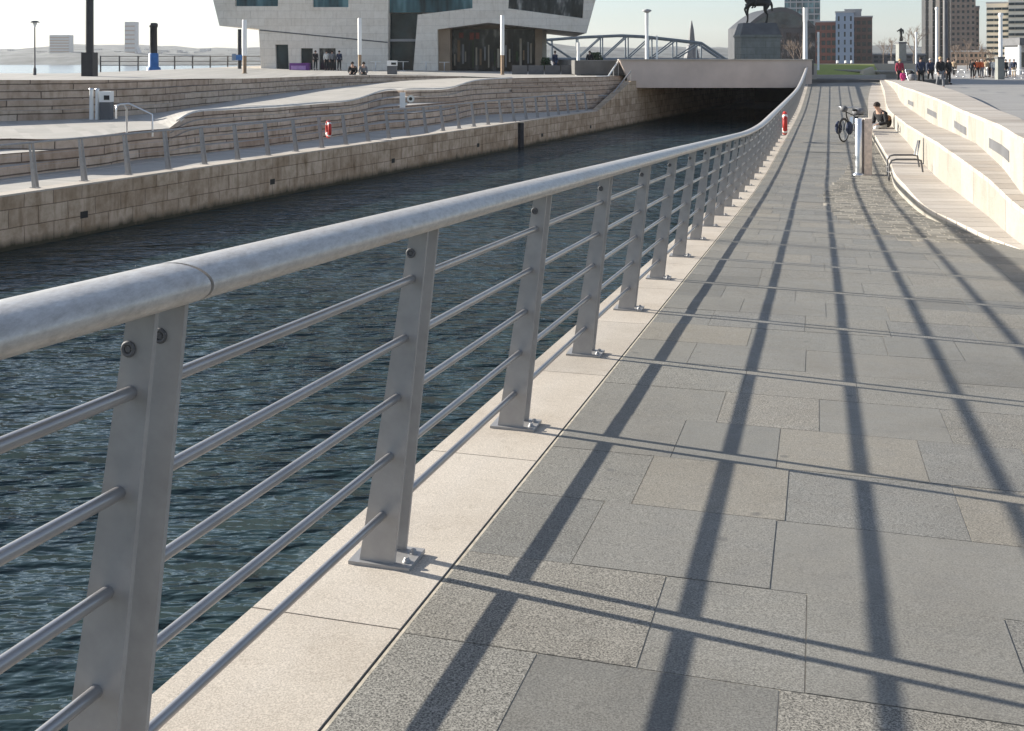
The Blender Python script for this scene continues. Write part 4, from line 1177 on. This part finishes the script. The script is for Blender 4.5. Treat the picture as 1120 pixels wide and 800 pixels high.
block('high_rise', 1040, 1067, -24, 320, 24, 'brownbrick', 'tall brown brick tower block behind the walking people', 14, 5, 'glass', win=(.5, .5))
block('high_rise', 1063, 1071, 8, 326, 20, 'brownbrick', 'lower stepped shoulder of the brown tower', 9, 2, 'glass', win=(.5, .5))
block('apartment_block', 1079, 1104, 4, 250, 20, 'creamwall', 'cream apartment block with dark banded balconies', 10, 3, 'glass', band=True, win=(.5, .42))
block('apartment_block', 1103, 1132, -2, 240, 20, 'creamwall', 'cream apartment block at the right edge with banded windows', 10, 4, 'glass', band=True, win=(.5, .42))
block('low_building', 940, 1012, 60, 320, 20, 'slate', 'low grey building far behind the memorial', 2, 10, 'glass', win=(.6, .5))
block('low_building', 1040, 1090, 57, 260, 14, 'brownbrick', 'low brown building below the towers', 2, 10, 'glass', win=(.6, .5))
# kiosk with a dark canopy at the right edge
Yk = 120; s = Yk/F
t = empty('kiosk', ((1118-CX)*s, Yk, -.2), 'kiosk with a broad dark canopy at the right edge of the plaza', 'kiosk')
m = MB(); m.box((1106-CX)*s, Yk-2, EYE+(HZ-50)*s, (1150-CX)*s, Yk+3, EYE+(HZ-42)*s); m.build('canopy', M['slate'], t)
m = MB(); m.box((1110-CX)*s, Yk-1, -.25, (1148-CX)*s, Yk+2.5, EYE+(HZ-50)*s-.002); m.build('wall', M['greyclad'], t)
for x in (1104.5+2.5, 1117, 1130):
    m = MB(); m.box((x-CX)*s-.12, Yk-1.9, -.25, (x-CX)*s+.12, Yk-1.66, EYE+(HZ-50)*s-.003); m.build('column', M['white'], t)
for x in (1112, 1121):
    m = MB(); m.box((x-CX)*s, Yk-1.06, .6, (x+5-CX)*s, Yk-1.01, 2.2); m.build('window', M['glass'], t)
# poles and pillars of the plaza
def ppost(px, ytop, Y, r, mat, label, cat='post', name='plaza_post', group=None):
    b = Vector(((px-CX)*Y/F, Y, EYE-lerp_tab(H_PLZ, Y))); H = EYE+(HZ-ytop)*Y/F-b.z
    t = empty(name, b, label, cat, group)
    m = MB(); m.lathe((0, 0, 0), [(r*1.5, 0), (r*1.5, .08), (r, .1), (r*.9, H)], 12); m.build('pole', M[mat], t, world=False)
    m = MB(); m.lathe((0, 0, H), [(r*1.3, .001), (r*1.3, .25), (r*.5, .35)], 12); m.build('cap', M['white' if mat == 'white' else 'slate'], t, world=False)
ppost(1024.5, 11, 130, .15, 'white', 'white lamp mast in front of the tall ribbed block', 'light mast')
ppost(1034, -20, 100, .2, 'slate', 'dark tall pole beside the brown tower', 'pole')
ppost(1094.5, 18, 110, .19, 'white', 'thick white light mast left of the kiosk', 'light mast')
ppost(1002, 38, 140, .12, 'white', 'thin white pole behind the memorial', 'pole')
Yp = 92; b = Vector(((1093.5-CX)*Yp/F, Yp, -.2)); t = empty('stone_pillar', b, 'square grey stone pillar among the people on the right', 'pillar')
m = MB(); m.box(-.28, -.28, 0, .28, .28, 1.75); m.build('shaft', M['plinth'], t, world=False)
m = MB(); m.box(-.32, -.32, 1.751, .32, .32, 1.9); m.build('cap', M['slate'], t, world=False)
for px in (916, 925, 931.5):
    Yp = 101.5; b = Vector(((px-CX)*Yp/F, Yp, .3)); t = empty('bollard', b, 'white bollard behind the lawn', 'bollard', 'white bollards behind the lawn')
    t['label'] = {916: 'leftmost white bollard behind the lawn', 925: 'middle white bollard behind the lawn', 931.5: 'rightmost white bollard behind the lawn'}[px]
    m = MB(); m.lathe((0, 0, 0), [(.13, 0), (.11, 1.0), (.06, 1.08)], 10); m.build('shaft', M['white'], t, world=False)
    m = MB(); m.lathe((0, 0, .75), [(.125, 0), (.125, .08)], 10); m.build('band', M['slate'], t, world=False)
# low wall behind the lawn
m = MB(); m.box(27.2, 100.2, -.25, 38, 100.8, 1.08); tag(m.build('low_wall', M['render'], loc=(27, 100.5, 0)), 'low pale wall along the back of the lawn', 'wall')
m = MB(); m.box(24.8, 74, -.4, 26.2, 84, .62); m.box(24.7, 73.9, .622, 26.3, 84.1, .72); tag(m.build('low_wall', M['cream'], loc=(25.5, 79, 0)), 'pale stone wall end at the top of the seat tiers', 'wall')

# ------------------------------------------------------------------ trees
def bare_tree(p, H, label, seed, spread=.45):
    rnd = random.Random(seed); t = empty('bare_tree', p, label, 'tree', 'leafless trees around the plaza')
    tr = MB(); cr = MB()
    def grow(a, d, L, r, lev, m):
        b = a + d*L*.5 + Vector((rnd.uniform(-.1, .1), rnd.uniform(-.1, .1), 0))*L*.3; c = a + d*L
        m.tube([a, b, c], [r, r*.8, r*.6], 5 if lev else 8, False)
        if lev >= 4: return
        for k in range(rnd.randint(2, 4) if lev else 5):
            dd = (d + Vector((rnd.uniform(-1, 1), rnd.uniform(-1, 1), rnd.uniform(-.2, .7)))*spread*1.5).normalized()
            s0 = a.lerp(c, rnd.uniform(.55, 1)); grow(s0, dd, L*rnd.uniform(.5, .75), max(r*.5, .016), lev+1, cr)
    grow(Vector((0, 0, 0)), Vector((0, 0, 1)), H*.38, H*.016, 0, tr)
    tr.build('trunk', M['bark'], t, world=False); cr.build('crown', M['twig'], t, world=False)
def tree_at(px, ytop, Y, label, seed):
    b = Vector(((px-CX)*Y/F, Y, -.25)); bare_tree(b, EYE+(HZ-ytop)*Y/F+.25, label, seed)
tree_at(1000, 14, 170, 'tall leafless tree between the memorial and the ribbed block', 1)
tree_at(966, 38, 220, 'small leafless tree left of the memorial', 2)
tree_at(975, 32, 230, 'leafless tree just left of the memorial figure', 3)
tree_at(1046, 38, 150, 'leafless tree in front of the brown tower', 4)
tree_at(1058, 34, 155, 'leafless tree in front of the right edge of the brown tower', 5)
tree_at(1074, 40, 160, 'small leafless tree left of the cream apartments', 6)
tree_at(1084, 44, 150, 'leafless tree in front of the cream apartments', 7)
tree_at(876, 34, 170, 'leafless tree left of the thick white mast', 8)
tree_at(868, 36, 180, 'leafless tree beside the statue plinth', 9)
def shrub(p, r, H, label, seed):
    rnd = random.Random(seed); t = empty('shrub', p, label, 'shrub')
    m = MB()
    for k in range(420):
        a, e = rnd.uniform(0, 6.28), rnd.uniform(0, 1); rr = r*math.sqrt(rnd.random())*(1-.5*e)
        c = Vector((rr*math.cos(a), rr*math.sin(a), .15*H+H*.85*e)); u = Vector((rnd.gauss(0, 1), rnd.gauss(0, 1), rnd.gauss(0, 1))).normalized()*.12; w = u.orthogonal().normalized()*.07
        m.face([c-u, c-w, c+u, c+w])
    m.build('foliage', M['foliage'], t, world=False)
    m = MB()
    for k in range(5):
        m.tube([(0, 0, 0), (rnd.uniform(-.5, .5)*r, rnd.uniform(-.5, .5)*r, H*.7)], .02, 5)
    m.build('stem', M['bark'], t, world=False)
shrub(Vector(((597-CX)*86/F, 86, .5)), .55, 1.1, 'small dark shrub beside the brown pier of the museum', 1)
shrub(Vector(((652-CX)*80/F, 80, .5)), .7, 1.5, 'dark shrub on the square left of the bridge', 2)

# ------------------------------------------------------------------ people
def person(p, H, face, label, top, bottom, hair, pose='stand', skirt=False, group=None, bag=None):
    t = empty('person', p, label, 'person', group, face)
    k = H/1.75; S = 1 if pose != 'walk' else 1
    st = .16 if pose == 'walk' else .03
    if pose == 'sit':
        N = [(0, 0, .47, .13), (0, -.04, .69, .12), (0, -.14, .85, .13), (0, -.22, .96, .05), (0, -.29, 1.03, .085), (0, -.32, 1.11, .075)]
        legs = [[(.09*sg, -.1, .47, .085), (.11*sg, -.44, .46, .06), (.11*sg, -.46, .1, .045), (.11*sg, -.46, .05, .045), (.11*sg, -.62, .03, .035)] for sg in (1, -1)]
        sh = .84; arm = lambda sg: [(.19*sg, -.14, sh, .055), (.25*sg, -.14, sh-.27, .045), (.12*sg, -.36, sh-.32, .035), (.10*sg, -.43, sh-.33, .03)]
        fz = Vector((0, -1, 0))
    else:
        N = [(0, 0, .95, .13), (0, 0, 1.12, .115), (0, 0, 1.33, .13), (0, 0, 1.47, .05), (0, -.02, 1.58, .085), (0, -.02, 1.67, .075)]
        legs = [[(.09*sg, 0, .88, .085), (.1*sg, -st*.6*sg-.02, .48, .06), (.1*sg, -st*sg+(.05 if sg < 0 else 0), .1, .042), (.1*sg, -st*sg, .05, .042), (.1*sg, -st*sg-.16, .03, .035)] for sg in (1, -1)]
        sh = 1.40; arm = lambda sg: [(.19*sg, 0, sh, .055), (.24*sg, .02+st*.3*sg, sh-.28, .043), (.23*sg, -.08+st*.5*sg, sh-.53, .033), (.225*sg, -.1+st*.5*sg, sh-.60, .03)]
        fz = Vector((0, 0, -1))
    N = [tuple(a) for a in N]; E = [(i, i+1) for i in range(5)]
    def chain(root, pts):
        b = len(N); N.extend(pts); E.append((root, b)); E.extend((b+i, b+i+1) for i in range(len(pts)-1)); return b+len(pts)-1
    torso = N[:4]
    for l in legs: chain(0, l)
    arms = [arm(1), arm(-1)]
    for sg, a in zip((1, -1), arms):
        w = chain(2, a); wx_, wy, wz, _ = a[-1]
        for j in range(4):
            o = (j-1.5)*.02; l = (.07, .085, .08, .06)[j]
            chain(w, [(wx_-.005, wy+o, wz-.045, .009), (wx_-.012*sg, wy+o-.008, wz-.045-l*.6, .007)])
        chain(w, [(wx_-.02*sg, wy-.035, wz-.02, .010), (wx_-.025*sg, wy-.055, wz-.055, .008)])
    # nose and ears grow from the head
    chain(4, [(0, N[4][1]-.085, N[4][2]+.01, .016)])
    sc = lambda L: [(x*k, y*k, z*k, r*k) for x, y, z, r in L]
    skin_mesh('body', sc(N), E, M['skin'], t, 1)
    def cloth(nm, mat, nodes, edges): return skin_mesh(nm, sc(nodes), edges, mat, t, 1)
    # jacket
    z0 = torso[0][2]
    J = [(0, 0, z0-.1 if pose != 'sit' else z0+.02, .17), (torso[1][0], torso[1][1], torso[1][2], .155), (torso[2][0], torso[2][1], torso[2][2], .165), (0, torso[3][1], torso[3][2]-.03, .075)]
    JE = [(0, 1), (1, 2), (2, 3)]
    for a in arms:
        b = len(J); J += [(a[0][0], a[0][1], a[0][2], .075), (a[1][0], a[1][1], a[1][2], .062), (a[2][0], a[2][1], a[2][2], .05)]
        JE += [(2, b), (b, b+1), (b+1, b+2)]
    cloth('jacket', top, J, JE)
    T = [(0, 0, z0-.02, .145)]; TE = []
    for l in legs:
        b = len(T); T += [(l[0][0], l[0][1], l[0][2], .10), (l[1][0], l[1][1], l[1][2], .078), (l[2][0], l[2][1], l[2][2]+.02, .065)]
        TE += [(0, b), (b, b+1), (b+1, b+2)]
    cloth('trousers', bottom, T, TE)
    for l in legs:
        m = MB(); m.ball((l[4][0]*k, (l[4][1]+.06)*k, .045*k), .13*k, .42, 1, .42); m.build('shoe', M['rubber'], t, world=False)
    hd = N[4]; m = MB(); m.ball((0, (hd[1]+.015)*k, (hd[2]+.045)*k), .108*k, .95, 1.05, 1.0, 12, 8, zmin=-.35); m.build('hair', hair, t, world=False)
    for sg in (1, -1):
        m = MB(); m.ball((.032*sg*k, (hd[1]-.078)*k, (hd[2]+.03)*k), .012*k, n=6, m=4); m.build('eye', M['rubber'], t, world=False)
    return t
def cl(name, c): 
    if name not in M: M[name] = plain(name, c, .85, 0, .2, 12)
    return M[name]
NAVY, BLK, RED, PINK = cl('navy cloth', (.03, .04, .075)), cl('black cloth', (.018, .018, .02)), cl('crimson cloth', (.30, .03, .06)), cl('bright pink cloth', (.72, .06, .25))
ORG, WHT, GRY, JEAN = cl('orange cloth', (.62, .13, .04)), cl('white cloth', (.68, .66, .62)), cl('grey cloth', (.2, .2, .21)), cl('denim', (.07, .09, .14))
TAN = cl('tan cloth', (.38, .28, .18)); HB, HL, HG = cl('dark hair', (.03, .02, .015)), cl('fair hair', (.42, .30, .16)), cl('grey hair', (.4, .39, .37))
def plz(px, py, Hpx):
    Y = 1.72*F/Hpx; return Vector(((px-CX)*Y/F, Y, EYE-lerp_tab(H_PLZ, Y)))
person(plz(1028.5, 97, 35), 1.76, R(10), 'person in a long black coat with a red scarf walking nearest on the plaza', BLK, GRY, HL, 'walk')
person(plz(1007, 95, 33), 1.75, R(-8), 'person in a navy jacket and dark trousers walking beside the pushchair', NAVY, BLK, HB, 'walk')
person(plz(1017.5, 90, 29), 1.72, R(5), 'person in navy walking behind the one in the black coat', NAVY, BLK, HG, 'walk')
person(plz(1037, 89, 29), 1.74, R(20), 'person in dark clothes half hidden behind the black coat', BLK, BLK, HB)
person(plz(984, 91, 30), 1.68, R(0), 'fair haired person in a crimson top beside a child in pink', RED, BLK, HL)
p = plz(987, 93, 32); p.y -= 1.2; p.x = (987.5-CX)*p.y/F
person(p, .98, R(0), 'small child in a bright pink coat on the plaza', PINK, PINK, HL)
for i, (px, hp, top, bot, hair, lab) in enumerate([
    (1063.5, 21.5, BLK, BLK, HB, 'person in black at the left of the far group'),
    (1068.5, 20.5, ORG, BLK, HB, 'person in an orange jacket next to the one in black'),
    (1073.5, 20.5, ORG, GRY, HG, 'grey haired person in an orange jacket in the far group'),
    (1078.5, 20, TAN, WHT, HB, 'person in a tan top and white trousers in the far group'),
    (1082.5, 20, GRY, BLK, HB, 'person in a grey top between tan and white tops'),
    (1087.5, 21, WHT, JEAN, HL, 'person in a white top and jeans left of the stone pillar'),
    (1100, 20.5, BLK, BLK, HB, 'person in black right of the stone pillar'),
    (1104.5, 19.5, GRY, JEAN, HL, 'fair haired person in grey near the kiosk'),
    (1109, 20, NAVY, TAN, HB, 'person in navy and tan trousers in front of the kiosk'),
    (1043.5, 19, TAN, BLK, HB, 'person in a tan coat alone left of the white tables'),
]):
    person(plz(px, 0, hp), 1.72, R(random.uniform(-60, 60)), lab, top, bot, hair, 'walk' if i % 2 else 'stand')
# seated person on the low tier
pl = Vector((11.72, 34.6, EYE-lerp_tab(H_LOW, 35.6)-.42))
person(pl, 1.86, R(-62), 'person in a dark jacket sitting on the seat tier beside a bicycle', BLK, WHT, HB, 'sit')
t = empty('backpack', (11.98, 35.0, EYE-lerp_tab(H_LOW, 35)), 'brown and black rucksack on the seat tier by the sitting person', 'bag')
m = MB(); m.ball((0, 0, .19), .2, .7, .55, 1.0, 12, 8); m.build('body', M['rubber'], t, world=False)
m = MB(); m.ball((-.02, -.06, .3), .13, .95, .7, .75, 12, 8); m.build('flap', cl('brown leather', (.28, .15, .08)), t, world=False)
# museum side people
for px, py, Hp, pose, top, hair, lab, fc in ((384.5, 82, 13, 'sit', BLK, HB, 'person in black sitting at the square edge, left one of two', 0), (395, 82, 14, 'sit', GRY, HB, 'person in grey sitting at the square edge, right one of two', 20)):
    b = on_sq(px, py); b.y += .6; b.z = sq_z(b.x)-.42
    person(b, 1.75, R(fc), lab, top, BLK, hair, 'sit')
for px, lab, top in ((345, 'person in dark clothes by the purple counter', BLK), (357, 'person in white outside the dark museum doorway', WHT), (363, 'person in grey outside the dark museum doorway', GRY), (371, 'person in navy right of the museum doorway', NAVY)):
    b = Vector(((px-CX)*84/F, 84, sq_z((px-CX)*60/F)+.0)); person(b, 1.55, R(30), lab, top, BLK, HB)
p = Vector(((645-CX)*79/F, 79, .5)); person(p, 1.65, R(0), 'person in black by the shrub left of the bridge', BLK, BLK, HB)
p = Vector(((607-CX)*80/F, 80, .5)); person(p, 1.65, R(40), 'person in navy on the square beyond the dark balustrade', NAVY, JEAN, HB)
# purple counter and tables at the doors
b = Vector(((328-CX)*84/F, 84, .6)); t = empty('counter', b, 'purple serving counter with a lilac front by the museum doors', 'counter')
m = MB(); m.box(-.75, -.3, 0, .75, .3, .62); m.build('body', M['purple'], t, world=False)
m = MB(); m.box(-.62, -.32, .1, .5, -.302, .42); m.build('front_panel', M['lilac'], t, world=False)
def cafe_set(p, lab, group):
    t = empty('cafe_table', p, lab, 'table', group)
    m = MB(); m.lathe((0, 0, .7), [(.4, 0), (.4, .03)], 16); m.build('table_top', M['white'], t, world=False)
    m = MB(); m.lathe((0, 0, 0), [(.25, 0), (.25, .02), (.03, .04), (.03, .699)], 10); m.build('leg', M['steel'], t, world=False)
labs = ['first white cafe table left of the kiosk, nearest the white mast', 'white cafe table in front of the kiosk wall', 'white cafe table at the right edge by the kiosk', 'white cafe table left of the people in orange', 'white cafe table nearest the tan coated person']
for (px, Y), lab in zip(((1103, 98), (1112, 97), (1119, 99), (1055, 104), (1048, 106)), labs):
    cafe_set(Vector(((px-CX)*Y/F, Y, EYE-lerp_tab(H_PLZ, Y))), lab, 'white cafe tables on the plaza')
labs = ['cafe table outside the museum left of the bin', 'cafe table right of the bin before the glass entrance', 'cafe table before the pale museum leg', 'cafe table before the brown museum pier']
for px, lab in zip((411, 441, 466, 486), labs):
    cafe_set(Vector(((px-CX)*83/F, 83, sq_z((px-CX)*60/F))), lab, 'cafe tables outside the museum')
# pushchair
b = plz(997, 92, 32); t = empty('pushchair', b, 'pushchair between the child in pink and the person in navy', 'pushchair')
m = MB()
for sg in (-.22, .22):
    m.tube([(sg, -.35, .12), (sg, .1, .55), (sg, .4, 1.0)], .018, 6); m.tube([(sg, .3, .1), (sg, -.05, .6)], .018, 6)
m.tube([(-.22, .4, 1.0), (.22, .4, 1.0)], .02, 6); m.build('frame', M['steel'], t, world=False)
m = MB(); m.ball((0, 0, .55), .3, .72, .9, .8); m.build('seat', cl('grey cloth', (.2, .2, .21)), t, world=False)
m = MB(); m.ball((0, .12, .75), .3, .75, .8, .7, zmin=0); m.build('hood', M['rubber'], t, world=False)
for sx in (-.24, .24):
    for sy in (-.35, .3):
        m = MB(); m.torus((sx, sy, .11), .095, .02, (1, 0, 0), 16, 6); m.build('wheel', M['rubber'], t, world=False)

# ------------------------------------------------------------------ bicycle, pillar, arm rests
def bicycle():
    p, d, n = frame(32.5)
    c = pt(33.4, 2.12); t = empty('bicycle', c, 'black bicycle with pale panniers parked beside the seat tier', 'bicycle', None, R(-42))
    wb = .52
    for y, nm in ((-wb, 'wheel'), (wb, 'wheel')):
        m = MB(); m.torus((0, y, .345), .325, .022, (1, 0, 0), 36, 8); w = m.build('wheel', M['rubber'], t, world=False)
        m = MB(); m.torus((0, y, .345), .3, .008, (1, 0, 0), 32, 6)
        for k in range(14):
            a = math.pi*2*k/14; m.tube([(0, y, .345), (0, y+.3*math.cos(a), .345+.3*math.sin(a))], .0025, 4, False)
        m.build('rim', M['steel'], w, world=False)
        m = MB()
        pts = [(0, y+.36*math.cos(a), .345+.36*math.sin(a)) for a in [math.pi*(.1+.8*k/12) for k in range(13)]]
        m.tube(pts, .018, 6); m.build('mudguard', M['black'], t, world=False)
    m = MB(); bb_, st_, hd_, rr = (0, .06, .3), (0, .2, .86), (0, -.36, .88), (0, wb, .345)
    m.tube([bb_, (0, .18, .8)], .016, 8); m.tube([(0, .17, .76), hd_], .016, 8); m.tube([bb_, (0, -.35, .78)], .018, 8)
    m.tube([bb_, rr], .01, 6); m.tube([(0, .17, .76), rr], .01, 6); m.tube([(0, -.33, .72), (0, -.37, .95)], .02, 8)
    m.tube([(0, -.35, .74), (0, -.46, .5), (0, -wb, .345)], .014, 8); m.build('frame', M['black'], t, world=False)
    m = MB(); m.ball((0, .22, .92), .13, .55, 1.0, .3); m.build('saddle', M['rubber'], t, world=False)
    m = MB(); m.tube([(-.3, -.22, 1.02), (-.2, -.36, 1.03), (0, -.38, 1.0), (.2, -.36, 1.03), (.3, -.22, 1.02)], .014, 8); m.tube([(0, -.38, .94), (0, -.38, 1.0)], .014, 8); m.build('handlebar', M['steel'], t, world=False)
    m = MB(); m.torus((.03, .06, .3), .085, .008, (1, 0, 0), 20, 6); m.tube([(.03, .06, .3), (.09, .1, .16)], .01, 6); m.tube([(-.03, .06, .3), (-.09, .02, .44)], .01, 6); m.build('crank', M['steel'], t, world=False)
    for sg, mt in ((1, WHT), (-1, M['bluepanel'])):
        m = MB(); V = [(sg*.06, .36, .38), (sg*.2, .38, .4), (sg*.2, .68, .4), (sg*.06, .7, .38), (sg*.06, .34, .72), (sg*.22, .36, .70), (sg*.22, .70, .70), (sg*.06, .72, .72)]
        F_ = [(3,2,1,0),(4,5,6,7),(0,1,5,4),(1,2,6,5),(2,3,7,6),(3,0,4,7)]
        m.idx(V, F_ if sg > 0 else [tuple(reversed(f)) for f in F_]); o = m.build('pannier', mt, t, world=False)
    m = MB(); m.ball((0, -.5, .98), .12, 1, .8, .8); m.build('front_bag', M['slate'], t, world=False)
    m = MB(); m.ball((0, .5, .86), .2, .9, 1.1, .6); m.build('bedroll', cl('grey cloth', (.2, .2, .21)), t, world=False)
    m = MB(); m.box(-.16, .3, .755, .16, .75, .775); m.build('carrier', M['black'], t, world=False)
    for sg in (1, -1):
        m = MB(); m.ball((sg*.17, -.5, .42), .2, .45, .8, 1.0); m.build('front_pannier', NAVY, t, world=False)
bicycle()
def pillar():
    Yp = 23.3; c = Vector(((945.5-CX)*Yp/F, Yp, zp(24.6))); H = 1.2
    t = empty('pillar', c, 'slim square pillar with a shiny steel tube on its left, at the start of the seat tiers', 'pillar')
    m = MB(); m.box(-.03, -.1, 0, .13, .16, H); m.build('shaft', cl('beige stone', (.70, .58, .49)), t, world=False)
    m = MB(); m.lathe((-.115, 0, 0), [(.082, 0), (.082, H*.985), (.07, H)], 20); m.build('tube', M['steel'], t, world=False)
    m = MB(); m.lathe((-.125, -.02, 0), [(.13, 0), (.13, .02), (.09, .05)], 16); m.build('foot', M['steel'], t, world=False)
pillar()
def armrest(Y, label, seatback=False):
    z = EYE-lerp_tab(H_LOW, Y); xf = smooth_tab(LOW_F, Y)-.12; xb = smooth_tab(MID_F, Y)
    w = min(.62, xb-xf)
    t = empty('armrest', (xf, Y, z), label, 'armrest', 'steel armrests on the lowest seat tier')
    m = MB(); m.tube([(.02, 0, -.16), (.02, 0, .14), (.07, 0, .22), (.15, 0, .24), (w-.1, 0, .24), (w, 0, .22), (w+.04, .02, .0)], .018, 8); m.build('hoop', M['slate'], t, world=False)
    if seatback:
        m = MB(); m.tube([(w-.06, .0, .24), (w+.05, .1, .52), (w+.09, .12, .52), (w, .02, .22)], .016, 8); m.build('back_hoop', M['steel'], t, world=False)
    m = MB(); m.box(0, -.04, .001, .06, .04, .012); m.build('base_plate', M['steel'], t, world=False)
armrest(21.9, 'dark steel armrest hoop with a raised back, on the lowest seat tier beyond the pillar', True)
armrest(20.6, 'low steel armrest hoop nearest the camera on the lowest seat tier')

# ------------------------------------------------------------------ far shore
def shore():
    m = MB(); rnd = random.Random(31)
    nx, ny = 150, 10
    X0, X1, Ya, Yb = -1500, 1000, 1180, 2300
    import mathutils
    V = []
    for j in range(ny+1):
        for i in range(nx+1):
            x = X0+(X1-X0)*i/nx; y = Ya+(Yb-Ya)*(j/ny)**1.6; u = j/ny
            h = -6.4 + (min(1, u*3.2))*(18 + 7*mathutils.noise.noise(Vector((x*.006, y*.004, 0))) + 4*mathutils.noise.noise(Vector((x*.03, y*.02, 3)))) + 5*u
            V.append((x, y, h))
    Fc = [(j*(nx+1)+i, j*(nx+1)+i+1, (j+1)*(nx+1)+i+1, (j+1)*(nx+1)+i) for j in range(ny) for i in range(nx)]
    m.idx(V, Fc, .5, True); struct(m.build('hills', M['hill']))
    h = MB()
    for k in range(260):
        x = rnd.uniform(-800, 150); u = rnd.uniform(0, 1); y = 1195+u*170; z = -6 + u*15; w = rnd.uniform(5, 18); hh = rnd.uniform(1.5, 4)
        h.box(x, y, z-3, x+w, y+8, z+hh)
    struct(h.build('far_houses', M['farwhite']), 'stuff')
    Yt = 1290; s = Yt/F
    def tower(name, x0, x1, yt, mat, label, extra=None):
        t = empty(name, (((x0+x1)/2-CX)*s, Yt, 0), label, 'tower block')
        m = MB(); m.box((x0-CX)*s, Yt, -6, (x1-CX)*s, Yt+12, EYE+(HZ-yt)*s); m.build('wall', M[mat], t)
        for k in range(8):
            z0 = (EYE+(HZ-yt)*s)*(k+.3)/8.5; m = MB(); m.box((x0+.6-CX)*s, Yt-.3, z0, (x1-.6-CX)*s, Yt-.02, z0+1.8); m.build('window_band', M['brownbrick'], t)
        if extra: extra(t)
    def base(t):
        m = MB(); m.idx([((136-CX)*s, Yt+1, -6), ((156-CX)*s, Yt+1, -6), ((156-CX)*s, Yt+14, -6), ((136-CX)*s, Yt+14, -6), ((136.3-CX)*s, Yt+1, EYE+7*s), ((147-CX)*s, Yt+1, EYE+14*s), ((147-CX)*s, Yt+14, EYE+14*s), ((136.3-CX)*s, Yt+14, EYE+7*s)],
                        [(3,2,1,0),(4,5,6,7),(0,1,5,4),(1,2,6,5),(2,3,7,6),(3,0,4,7)]); m.build('podium', M['greyclad'], t)
    tower('tower_block', 136.3, 148, 24, 'greyclad', 'tall slim grey vent tower on the far shore of the river', base)
    tower('tower_block', 54, 76, 38.5, 'greyclad', 'broad grey block of flats on the far shore of the river')
shore()

# ------------------------------------------------------------------ air
m = MB(); m.box(-1800, -30, -7.4, 1500, 2600, 70)
hz = m.build('haze', M['white']); hz['kind'] = 'stuff'
hm = bpy.data.materials.new('haze'); hm.use_nodes = True; nt = hm.node_tree
for n in list(nt.nodes): nt.nodes.remove(n)
out = nt.nodes.new('ShaderNodeOutputMaterial'); pv = nt.nodes.new('ShaderNodeVolumePrincipled')
pv.inputs['Color'].default_value = (.93, .95, 1, 1); pv.inputs['Density'].default_value = .00011; pv.inputs['Anisotropy'].default_value = .3
nt.links.new(pv.outputs[0], out.inputs['Volume']); hz.data.materials.clear(); hz.data.materials.append(hm)

# ------------------------------------------------------------------ light, sky, camera
EL, AZ = R(19.7), R(-64.5)                 # sun: left of the view and slightly ahead
sd = Vector((math.sin(AZ)*math.cos(EL), math.cos(AZ)*math.cos(EL), math.sin(EL)))
sun = bpy.data.lights.new('sun', 'SUN'); sun.energy = 5.0; sun.angle = R(.53); sun.color = (1, .945, .84)
so = bpy.data.objects.new('sun', sun); C.objects.link(so); so.rotation_euler = sd.to_track_quat('Z', 'Y').to_euler(); so.location = (-30, 10, 30)
w = bpy.data.worlds.new('World'); scene.world = w; w.use_nodes = True
nt = w.node_tree; sky = nt.nodes.new('ShaderNodeTexSky'); sky.sky_type = 'NISHITA'; sky.sun_disc = False
sky.sun_elevation = EL; sky.sun_rotation = AZ; sky.air_density = 1.0; sky.dust_density = .7; sky.ozone_density = 3.5
hs = nt.nodes.new('ShaderNodeHueSaturation'); hs.inputs['Saturation'].default_value = .64; hs.inputs['Value'].default_value = 1.0
nt.links.new(sky.outputs[0], hs.inputs['Color']); tm_ = nt.nodes.new('ShaderNodeMix'); tm_.data_type = 'RGBA'; tm_.blend_type = 'MULTIPLY'; tm_.inputs[0].default_value = 1
nt.links.new(hs.outputs[0], tm_.inputs[6]); tm_.inputs[7].default_value = (.975, 1.0, 1.03, 1); nt.links.new(tm_.outputs[2], nt.nodes['Background'].inputs[0]); nt.nodes['Background'].inputs[1].default_value = .08
cam = bpy.data.cameras.new('camera'); co = bpy.data.objects.new('camera', cam); C.objects.link(co)
co.location = (0, 0, EYE); co.rotation_euler = (R(90), 0, 0)
cam.sensor_width = 36; cam.lens = 36*F/1120; cam.shift_y = -(400-HZ)/1120; cam.clip_end = 9000; cam.clip_start = .05
scene.camera = co
vs = scene.view_settings; vs.view_transform = 'Standard'; vs.look = 'None'; vs.exposure = 1.14; vs.gamma = 1
scene.render.engine = 'CYCLES'; scene.cycles.volume_bounces = 1
scene.cycles.use_denoising = True
scene.render.resolution_x = 1024; scene.render.resolution_y = 731
